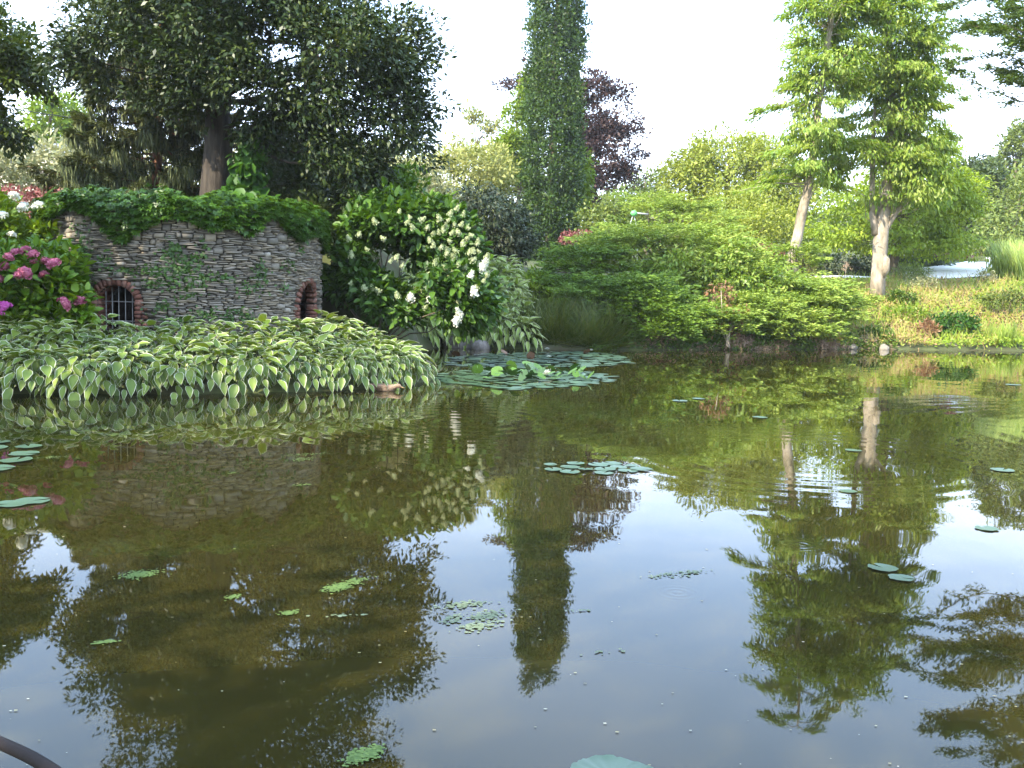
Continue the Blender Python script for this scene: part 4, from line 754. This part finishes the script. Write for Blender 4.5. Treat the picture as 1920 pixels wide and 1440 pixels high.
# ground cover on the right bank
n = 64000; x = rng.uniform(8.6, 26, n); y = rng.uniform(30, 42.5, n); s_ = sdist(x, y); k = (s_ > -.02) & (s_ < 9.5) & (x > 9.0 + .35 * (y - 31)); x, y, s_ = x[k], y[k], s_[k]; n = len(x)
hgt = .12 + .28 * (wav(x, y, 2.2) * .5 + .5) + .12 * np.abs(wav(x, y, 6)); z = ground(x, y) + rng.random(n) ** .6 * hgt * (1 - .6 * sm((y - 37) / 4)); p = np.stack([x, y, z.clip(.02)], 1)
mb = MB(); leaves(mb, p, rnd(n) + np.array([0, -.3, .1]), np.array([0, -.5, .8]) + rnd(n) * .5, rng.uniform(.07, .16, n), rng.uniform(.035, .075, n), 'q')
kb = rng.random(n) < .10; leaves(mb, p[kb], np.array([0, -.2, 1.]) + rnd(kb.sum()) * .6, np.array([0, -1, .3]) + rnd(kb.sum()) * .4, rng.uniform(.25, .5, kb.sum()), .018, 'b')
tag(mb.build('ground_cover', M['cover'], origin=(15, 36, 1.2)), 'mixed green, yellow and reddish low plants covering the right bank', 'ground cover', kind='stuff')
for (lab, px, py, d, mat, n, L) in [('strappy yellow green tuft at the right edge of the bank', 1890, 610, 33.6, 'reed', 260, .8), ('brown grass tuft halfway down the right bank', 1800, 560, 36, 'dry', 90, .5)]:
    bs = onG(px, d); t = thing('grass_tuft', lab, 'grass tuft', bs); mb = MB(); a = rng.uniform(0, 6.28, n); r = .45 * rng.random(n); p = bs + np.stack([np.cos(a) * r, np.sin(a) * r * .6, 0 * a + .02], 1)
    leaves(mb, p, np.stack([np.cos(a) * .7, np.sin(a) * .7, 1 + 0 * a], 1) + rnd(n) * .2, np.stack([np.cos(a), np.sin(a), .4 + 0 * a], 1), L * rng.uniform(.6, 1.2, n), .03, 'b'); mb.build('foliage', M[mat], t)
shrub('low_plant', 'fresh green bramble like plant low on the right bank', 'plant', [E(1790, 610, 34.2, 55, 20, .6)], 70, .2, 22, .13, .08, M['vine'], group=None)
for (lab, px, py, d, rx, ry, mat, nc, L, W_) in [('yellow leaved clump in the middle of the right bank', 1700, 590, 35.5, 40, 14, 'limegreen', 46, .12, .06), ('dark green clump beside the foot of the forked pale trunk', 1690, 562, 37.2, 26, 14, 'cover_dk', 40, .12, .06),
                                  ('reddish stemmed clump in the middle of the right bank above the waterline', 1735, 615, 33.8, 22, 12, 'autumn', 30, .1, .04), ('dull green clump at the right edge of the bank top', 1880, 560, 37, 45, 14, 'bggreen', 50, .12, .05), ('dark green clump low on the bank right of the bright juniper', 1640, 632, 32.8, 35, 14, 'cover_dk', 44, .12, .06)]:
    shrub('low_plant', lab, 'plant', [E(px, py, d, rx, ry, .5)], nc, .18, 22, L, W_, M[mat])
shrub('flowering_plant', 'sprawling plant with whitish flowers on top of the right bank', 'plant', [E(1725, 532, 40, 35, 12, .5)], 50, .16, 16, .09, .04, M['silver'])
shrub('flowering_plant', 'whitish flowering plant in front of the right end of the paving', 'plant', [E(1850, 518, 42, 18, 10, .4)], 30, .14, 14, .09, .04, M['silver'])
# dried growth and earth along the far waterline
n = 6500; t_ = rng.random(n); x = np.where(rng.random(n) < .75, rng.uniform(6.3, 10.6, n), rng.uniform(3.2, 12.5, n)); y = np.interp(x, POND[11:17, 0], POND[11:17, 1]) + rng.uniform(-.1, .55, n); k = wav(x, y, 3.1) > -.25; x, y = x[k], y[k]; n = len(x); p = np.stack([x, y, ground(x, y).clip(0) + rng.random(n) * .34 * (wav(x, y, 3) + .6).clip(.1)], 1)
mb = MB(); leaves(mb, p, rnd(n) + np.array([0, 0, -.3]), rnd(n) + np.array([0, -.6, .3]), rng.uniform(.08, .2, n), .03, 'q'); tag(mb.build('dry_growth', M['dry'], origin=(8, 30.5, .3)), 'dried pinkish brown growth trailing at the far waterline', 'dry plants', kind='stuff')
n = 7000; x = rng.uniform(2.2, 12.5, n); y = np.interp(x, POND[11:17, 0], POND[11:17, 1]) + rng.uniform(-.12, .9, n); k = wav(x, y, 2.3) > -.45; x, y = x[k], y[k]; n = len(x); p = np.stack([x, y, ground(x, y).clip(0) + rng.random(n) * .38 * (wav(x + 4, y, 3) + .9).clip(.15)], 1)
mb = MB(); leaves(mb, p, rnd(n) + np.array([0, -.2, .2]), rnd(n) * .7 + np.array([0, -.6, .6]), rng.uniform(.07, .17, n), .05, 'q'); tag(mb.build('shore_greenery', M['cover_dk'], origin=(7, 30, .3)), 'low green weeds growing along the far waterline under the junipers', 'weeds', kind='stuff')
def rocks(spots, lab, mat, sz, group):
    for i, (px, py, s_) in enumerate(spots):
        hzv = P(px, py, 1.0)[2] - CAMZ; d = -CAMZ / hzv if hzv < -1e-3 else 30; q = P(px, py, d); mb = MB(); blob(mb, (0, 0, 0), np.array([1.0, .8, .6]) * s_ * sz); o = mb.build('rock', mat, smooth=False); o.location = (q[0], q[1] + .12, .04); o.rotation_euler = (0, 0, float(rng.uniform(0, 6)))
        tag(o, lab[i] if isinstance(lab, list) else lab, 'rock', group)
rocks([(575, 722, 1), (600, 722, 1.2), (627, 720, 1), (655, 718, .9), (690, 716, 1.1), (720, 710, .9), (745, 705, 1), (790, 690, 1)], 'dark stone under the right end of the hosta border', M['rock'], .2, 'stones edging the hosta border')
rocks([(862, 652, 1.5), (900, 655, .9)], ['wide dark boulder below the pale hostas', 'smaller stone right of the boulder below the pale hostas'], M['rock'], .35, None)
rocks([(1785, 655, 1), (1752, 645, .7), (1480, 652, .9), (1535, 650, 1.0), (1600, 655, .7), (1660, 656, .7)], ['largest pale stone at the waterline of the right bank', 'small pale stone left of the largest on the right bank', 'pale stone under the bright juniper', 'pale stone right of the bright juniper', 'pale stone at the left end of the earthy right shore', 'pale stone straight below the forked pale trunk'], M['rock_pale'], .3, None)
# dead stem in the far water edge
mb = MB(); tube(mb, curve(P(1160, 625, 28.9), P(1200, 655, 28.4), .05, 5, .03), [.03, .05, .06, .05, .03], 6); tag(mb.build('driftwood', M['dry'], origin=P(1180, 645, 28.6)), 'weathered branch lying at the water edge under the shaded juniper', 'branch')
# disc on legs
q = P(1188, 400, 37.5); t = thing('garden_sprinkler', 'round green disc on thin legs with a grey rod beside it', 'sprinkler', (q[0], q[1], gz(q[0], q[1])))
mb = MB(); a = np.linspace(0, 6.2832, 24, endpoint=False); v = np.concatenate([np.stack([q[0] + .12 * np.cos(a), 0 * a + yy, q[2] + .11 * np.sin(a)], 1) for yy in (37.42, 37.48)] + [[(q[0], 37.40, q[2]), (q[0], 37.5, q[2])]])
mb.add(v, [[i, (i + 1) % 24, 24 + (i + 1) % 24, 24 + i] for i in range(24)]); mb.t.append(np.array([[(i + 1) % 24, i, 48] for i in range(24)] + [[24 + i, 24 + (i + 1) % 24, 49] for i in range(24)])); mb.build('disc', M['green_plastic'], t)
mb = MB(); gq = gz(q[0], q[1])
for dx_ in (-.28, .25): tube(mb, [(q[0], 37.5, q[2]), (q[0] + dx_ * .6, 37.55, (q[2] + gq) / 2 + .6), (q[0] + dx_, 37.6, gq)], .018, 5)
tube(mb, [(q[0], 37.5, q[2] + .02), (q[0] + .55, 37.5, q[2] - .02)], .03, 6); mb.build('leg', M['metal_grey'], t)
# chimney house on the hill
q = P(1867, 313, 90); hb = np.array([q[0], 92., gz(q[0], 92)]); ho = thing('house', 'distant house with a brick chimney among the trees on the right hill', 'house', hb); mb = MB(); box(mb, (q[0] + 1, 93, (hb[2] + q[2] - 2) / 2), (8, 6, q[2] - 2 - hb[2])); mb.build('wall', M['render_wall'], ho)
mb = MB(); zb = q[2] - 2; zr = q[2] - .5; x0, x1 = q[0] - 3.3, q[0] + 5.3; mb.add([(x0, 89.7, zb), (x1, 89.7, zb), (x1, 93, zr), (x0, 93, zr), (x0, 96.3, zb), (x1, 96.3, zb)], [[0, 1, 2, 3], [3, 2, 5, 4]]); mb.build('roof', M['tile'], ho)
mb = MB(); box(mb, (q[0], 91.5, q[2] - .55), (1.0, .7, 1.1)); box(mb, (q[0], 91.5, q[2] + .5), (1.25, .9, .14)); [box(mb, (q[0] + k, 91.5, q[2] + .22), (.12, .6, .42)) for k in (-.42, 0, .42)]; mb.build('chimney', M['tile'], ho)
# far wood closing the view
mb = MB(); n = 900; x = rng.uniform(-95, 100, n); C = np.stack([x, rng.uniform(112, 130, n), 4 + rng.random(n) * (7 + 2.5 * np.sin(x * .13) + 1.5 * np.sin(x * .37))], 1); leafclumps(mb, C, (2.2, 2.2, 1.6), 26, .9, .5, 0, .5); tag(mb.build('distant_wood', M['bggreen'], origin=(0, 120, 5)), 'hazy green wood along the horizon', 'wood', kind='stuff')
mb = MB(); n = 1100; x = rng.uniform(-40, 46, n); y = rng.uniform(66, 74, n); C = np.stack([x, y, ground(x, y) + rng.random(n) * 5.0], 1); leafclumps(mb, C, (1.2, 1.2, .8), 26, .42, .2, 0, .5); tag(mb.build('field_hedge', M['bggreen'], origin=(0, 70, 4)), 'mixed hedgerow behind the garden trees', 'hedge', kind='stuff')

# ------------------------------------------------------------------ on the water
def wpt(px, py):
    v = P(px, py, 1.) - np.array([0, 0, CAMZ]); k = -CAMZ / v[2]; return np.array([v[0] * k, v[1] * k, 0.])
def padmesh(mb, r=1., notch=.35, k=22, rim=.02, bump=.015):
    a = np.linspace(notch / 2, 2 * np.pi - notch / 2, k); rr = r * (1 + .04 * rng.normal(size=k)); zr = rim * np.abs(np.sin(a * 1.5 + rng.uniform(0, 3))) + bump * rng.random(k)
    inner = np.stack([np.cos(a) * rr * .6, np.sin(a) * rr * .6, 0 * a + .002], 1); outer = np.stack([np.cos(a) * rr, np.sin(a) * rr, zr], 1); v = np.concatenate([[[0, 0, .001]], inner, outer])
    n0 = mb.n; mb.add(v, [[1 + i, 1 + i + k, 2 + i + k, 2 + i] for i in range(k - 1)]); mb.t.append(np.array([[0, 1 + i, 2 + i] for i in range(k - 1)]) + n0)
protos = []
for k in range(4):
    mb = MB(); padmesh(mb); o = mb.build('lily_pad', M['pad'], smooth=True); protos.append(o)
used = [False] * 4
def pad(x, y, r, lab, grp, mat=None, tilt=0., z=.006):
    k = int(rng.integers(4)); src = protos[k]
    if mat is None and not used[k]: o = src; used[k] = True
    else:
        o = src.copy(); COL.objects.link(o)
        if mat is not None: o.data = src.data.copy(); o.data.materials[0] = mat
    o.location = (x, y, z); o.rotation_euler = (rng.normal() * tilt, rng.normal() * tilt, rng.uniform(0, 6.28)); o.scale = (r, r, r * rng.uniform(.6, 1.3)); tag(o, lab, 'lily pad', grp); return o
def raft(poly, dmin, rr, lab, grp, cap):
    poly = np.array([wpt(*p)[:2] for p in poly]); lo, hi = poly.min(0), poly.max(0); pts = []
    for _ in range(6000):
        x, y = rng.uniform(lo[0], hi[0]), rng.uniform(lo[1], hi[1]); c = False
        for i in range(len(poly)):
            a, b_ = poly[i], poly[i - 1]
            if ((a[1] > y) != (b_[1] > y)) and x < (b_[0] - a[0]) * (y - a[1]) / (b_[1] - a[1]) + a[0]: c = not c
        if c and sdist(np.array([x]), np.array([y]))[0] < -.15 and all((x - u) ** 2 + (y - v) ** 2 > dmin ** 2 for u, v in pts):
            pts.append((x, y))
            if len(pts) >= cap: break
    for x, y in pts: pad(x, y, rng.uniform(*rr), lab, grp, tilt=.02, z=.006 + rng.uniform(0, .006))
    return pts
A1 = raft([(835, 683), (860, 668), (950, 662), (1090, 660), (1150, 664), (1190, 680), (1120, 688), (1000, 690), (900, 690)], .31, (.13, .2), 'flat lily pad in the farther raft under the rushes', 'pads of the farther lily raft', 130)
A2 = raft([(800, 712), (830, 700), (900, 694), (1000, 694), (1090, 697), (1150, 706), (1140, 716), (1060, 726), (960, 730), (880, 722), (830, 716)], .25, (.11, .18), 'flat lily pad in the nearer raft round the raised leaves', 'pads of the nearer lily raft', 130)
raft([(1015, 880), (1030, 872), (1120, 868), (1220, 876), (1200, 886), (1110, 890), (1040, 886)], .17, (.06, .11), 'small lily pad in the thin patch on open water', 'pads of the small open water patch', 26)
raft([(-60, 820), (20, 822), (60, 840), (50, 860), (0, 880), (-80, 885)], .30, (.11, .16), 'lily pad at the left edge of the pond below the hostas', 'pads at the left edge', 10)
for i, (px, py, r) in enumerate([(1275, 752, .16), (60, 940, .17), (1425, 783, .14), (1900, 722, .2), (1880, 882, .15), (1600, 845, .12), (1655, 1066, .12), (1690, 1085, .10), (1850, 992, .11), (1590, 922, .1), (1310, 748, .14), (20, 946, .16)]):
    q = wpt(px, py); pad(q[0], q[1], r * .72, ['lone pad right of the nearer lily raft', 'pale pad floating at the left in the reflection of the pink flowers', 'lone pad right of the ripples near the bright bank reflection', 'pad near the right edge below the bank', 'faint pad near the right edge in the white sky reflection', 'pad in the reflection of the forked trunk', 'small pad in the reflection of the drooping leaves', 'small pad just right of another in the drooping leaf reflection', 'small pad near the right edge in the blue reflection', 'small pad left of the drooping leaf reflection', 'second lone pad right of the nearer raft', 'second pale pad at the far left below the pink flower reflection'][i], None)
q = wpt(1150, 1462); mb = MB(); nk = 72; a = np.linspace(.15, 6.13, nk); rad = .145 * (1 + .022 * np.abs(np.sin(a * 17)) + .01 * rng.normal(size=nk)); V = [(0, 0, .004)]
for fr in (.25, .5, .72, .88, .96, 1.0):
    for k, aa in enumerate(a): V.append((math.cos(aa) * rad[k] * fr, math.sin(aa) * rad[k] * fr, .004 + .0035 * fr * abs(math.sin(aa * 8.5)) + .006 * max(0, fr - .8) * (1 + math.sin(aa * 5)) * 3 + .004 * math.sin(aa * 2) * fr))
mb.add(V, [[1 + u * nk + v, 1 + (u + 1) * nk + v, 1 + (u + 1) * nk + v + 1, 1 + u * nk + v + 1] for u in range(5) for v in range(nk - 1)]); mb.t.append(np.array([[0, 1 + v, 2 + v] for v in range(nk - 1)]))
o = mb.build('lily_pad', M['pad'], smooth=True); o.location = (q[0], q[1], .004); o.rotation_euler = (0, 0, -1.2); tag(o, 'large scalloped lily pad cut off by the bottom edge', 'lily pad')
# raised green leaves in the nearer raft
rg = 'raised leaves in the nearer raft'
for i in range(60):
    q = wpt(rng.normal(985, 58), rng.uniform(699, 716)); o = pad(q[0], q[1], rng.uniform(.07, .12), 'raised bright green lily leaf standing above the nearer raft', rg, M['pad_green'] if rng.random() < .8 else M['pad'], tilt=.5, z=rng.uniform(.06, .2))
for i, (px, py) in enumerate([(995, 672), (1002, 667), (855, 668), (945, 664), (1100, 663)]):
    q = wpt(px, py); pad(q[0], q[1], .10, 'withered brown lily leaf curled up in the farther raft', 'withered leaves in the farther raft', M['pad_brown'], tilt=.6, z=.06)
def flower(px, py, s_, lab):
    q = wpt(px, py); t = thing('water_lily', lab, 'flower', (q[0], q[1], .04)); mb = MB()
    for ringk, (k, tilt, L) in enumerate([(9, .35, 1.), (8, .8, .9), (6, 1.2, .75)]):
        a = np.arange(k) * 6.2832 / k + ringk * .4; d = np.stack([np.cos(a), np.sin(a), 0 * a + math.tan(tilt)], 1); n_ = np.stack([-np.cos(a), -np.sin(a), 0 * a + 1.], 1); leaves(mb, np.tile(np.array(t.location), (k, 1)), d, n_, L * s_, .45 * s_, 'h')
    mb.build('petal', M['white'], t)
for (px, py, s_, lab) in [(1024, 707, .13, 'largest white water lily at the front of the raised leaves'), (1008, 701, .06, 'small lily bud just behind the largest white lily'), (1031, 699, .06, 'small lily bud to the right behind the largest white lily'), (1029, 673, .08, 'pinkish white lily in the middle of the farther raft'), (1026, 658, .08, 'white lily at the back of the farther raft'), (1108, 660, .07, 'small white lily at the back right of the farther raft'), (922, 702, .05, 'small white bud at the left of the raised leaves')]: flower(px, py, s_, lab)
# floating weed
def weed(name, lab, patches, mat, sz, up=.004):
    mb = MB()
    for (px, py, rx, ry, n) in patches:
        for _ in range(int(n * (.8 if name == 'duckweed' else .45))):
            u = rng.normal(); q = wpt(px + u * rx * .5, py + rng.normal() * ry * .45 - u * ry * .3); r = sz * rng.uniform(.5, 1.5); a = rng.uniform(0, 6) + np.arange(5) * 1.2566
            mb.add(np.concatenate([np.stack([q[0] + np.cos(a) * r, q[1] + np.sin(a) * r, 0 * a + up + rng.random() * .003], 1)]), [[0, 1, 2, 3], [0, 3, 4, 4]][:1]); mb.t.append(np.array([[0, 3, 4]]) + mb.n - 5)
    tag(mb.build(name, mat, origin=wpt(600, 1000)), lab, 'water weed', kind='stuff')
weed('duckweed', 'bright green duckweed clots floating on the brown water', [(565, 862, 26, 4, 170), (575, 853, 40, 3, 120), (568, 910, 22, 2, 60), (436, 888, 10, 1.5, 25), (262, 1078, 34, 7, 420), (637, 1101, 27, 8, 500), (665, 1090, 30, 6, 120), (543, 1151, 16, 4, 130), (437, 1120, 14, 4, 80), (195, 1206, 18, 3, 110), (680, 1418, 32, 14, 420), (700, 1412, 20, 10, 120), (770, 728, 24, 1.5, 70), (215, 760, 20, 1.5, 50), (130, 745, 30, 1, 30), (100, 858, 24, 2, 90), (440, 1030, 4, 1, 6)], M['weed'], .006)
weed('algae_film', 'thin pale algae film on the open sky reflection', [(870, 1135, 50, 7, 260), (910, 1155, 40, 8, 220), (900, 1175, 40, 12, 200), (850, 1160, 25, 12, 110), (1290, 1075, 40, 5, 110), (1240, 1080, 30, 4, 60), (1120, 880, 80, 5, 200), (1130, 1225, 30, 4, 20), (1090, 1145, 18, 2, 24), (650, 1155, 60, 2, 40)], M['pad_film'], .009, .003)
mb = MB()
for _ in range(150):
    px, py = rng.uniform(0, 1920), 740 + 700 * rng.random() ** .8; q = wpt(px, py); r = rng.uniform(.0015, .0045) * (1 + q[1] * .08); a = rng.uniform(0, 6) + np.arange(4) * 1.57; mb.add(np.stack([q[0] + np.cos(a) * r * 1.6, q[1] + np.sin(a) * r, 0 * a + .004], 1), [[0, 1, 2, 3]])
tag(mb.build('floating_debris', M['debris'], origin=wpt(900, 1000)), 'tiny pale specks of debris scattered over the water', 'debris', kind='stuff')

# duck resting at the hosta edge
def loft(mb, rings, k=14):
    V = []; 
    for (c, ry, rz, *rest) in rings:
        a = np.linspace(0, 2 * np.pi, k, endpoint=False); V.append(np.stack([np.full(k, c[0]), c[1] + np.cos(a) * ry, c[2] + np.sin(a) * rz], 1))
    m_ = len(V); V = np.concatenate(V + [[rings[0][0]], [rings[-1][0]]]); n0 = mb.n
    mb.add(V, [[i * k + j, (i + 1) * k + j, (i + 1) * k + (j + 1) % k, i * k + (j + 1) % k] for i in range(m_ - 1) for j in range(k)])
    mb.t.append(np.array([[j, (j + 1) % k, m_ * k] for j in range(k)] + [[(m_ - 1) * k + (j + 1) % k, (m_ - 1) * k + j, m_ * k + 1] for j in range(k)]) + n0)
q = wpt(722, 733); t = thing('duck', 'brown duck floating with lowered head beside the hosta border', 'duck', (q[0], q[1], 0)); t.rotation_euler = (0, 0, -.12)
mb = MB(); loft(mb, [((-.27, 0, .10), .01, .006), ((-.24, 0, .095), .03, .012), ((-.18, 0, .075), .06, .035), ((-.10, 0, .05), .085, .06), ((0, 0, .04), .10, .07), ((.08, 0, .04), .09, .065), ((.13, 0, .05), .06, .055), ((.16, 0, .07), .04, .045), ((.19, 0, .085), .036, .038), ((.225, 0, .085), .034, .036), ((.25, 0, .078), .022, .024), ((.262, 0, .072), .006, .006)])
bd = mb.build('body', M['feather'], None, smooth=True); bd.parent = t
mb = MB(); loft(mb, [((.255, 0, .072), .014, .010), ((.28, 0, .062), .014, .006), ((.305, 0, .056), .012, .004), ((.312, 0, .055), .004, .002)], 10); o = mb.build('bill', M['bill'], None, smooth=True); o.parent = t
for sg in (-1, 1):
    mb = MB(); loft(mb, [((-.20, sg * .05, .085), .008, .008), ((-.12, sg * .078, .075), .016, .03), ((-.02, sg * .09, .07), .016, .038), ((.06, sg * .08, .065), .012, .03), ((.09, sg * .07, .06), .004, .01)], 10); o = mb.build('wing', M['feather'], None, smooth=True); o.parent = t
    mb = MB(); loft(mb, [((.222, sg * .032, .094), .003, .004), ((.228, sg * .034, .094), .004, .005), ((.234, sg * .032, .094), .003, .004)], 8); o = mb.build('eye', M['cable'], None); o.parent = t

# handrail in the near left corner
pts = [P(-420, 1250, 2.0), P(-150, 1325, 1.55), P(0, 1393, 1.3), P(60, 1420, 1.22), P(115, 1455, 1.15), P(200, 1530, 1.05)]
t = thing('handrail', 'dark brown curved handrail crossing the bottom left corner', 'railing', (pts[-1][0], pts[-1][1], .1)); mb = MB(); pp_ = np.array(pts); s_ = np.linspace(0, 1, 24); u = np.linspace(0, 1, len(pp_)); cc = np.stack([np.interp(s_, u, pp_[:, j]) for j in range(3)], 1)
for _ in range(3): cc[1:-1] = (cc[:-2] + 2 * cc[1:-1] + cc[2:]) / 4
tube(mb, cc, .0085, 12); mb.build('rail', M['rail'], t, smooth=True); mb = MB(); tube(mb, [cc[-1], (cc[-1][0] + .01, cc[-1][1] - .02, .05)], .0085, 10); tube(mb, [cc[0], (cc[0][0], cc[0][1] - .02, -.4)], .0085, 10); mb.build('post', M['rail'], t, smooth=True)

# ------------------------------------------------------------------ air
mh = bpy.data.materials.new('haze_air'); mh.use_nodes = True; hn = mh.node_tree; hn.nodes.clear(); ho_ = hn.nodes.new('ShaderNodeOutputMaterial'); pv = hn.nodes.new('ShaderNodeVolumePrincipled')
pv.inputs['Color'].default_value = (.92, .94, .96, 1); pv.inputs['Density'].default_value = .00035; pv.inputs['Anisotropy'].default_value = .2; hn.links.new(pv.outputs[0], ho_.inputs['Volume'])
mb = MB(); box(mb, (0, 450, 13.5), (2000, 2300, 35)); tag(mb.build('haze', mh), 'thin warm haze in the air over the garden', kind='stuff')
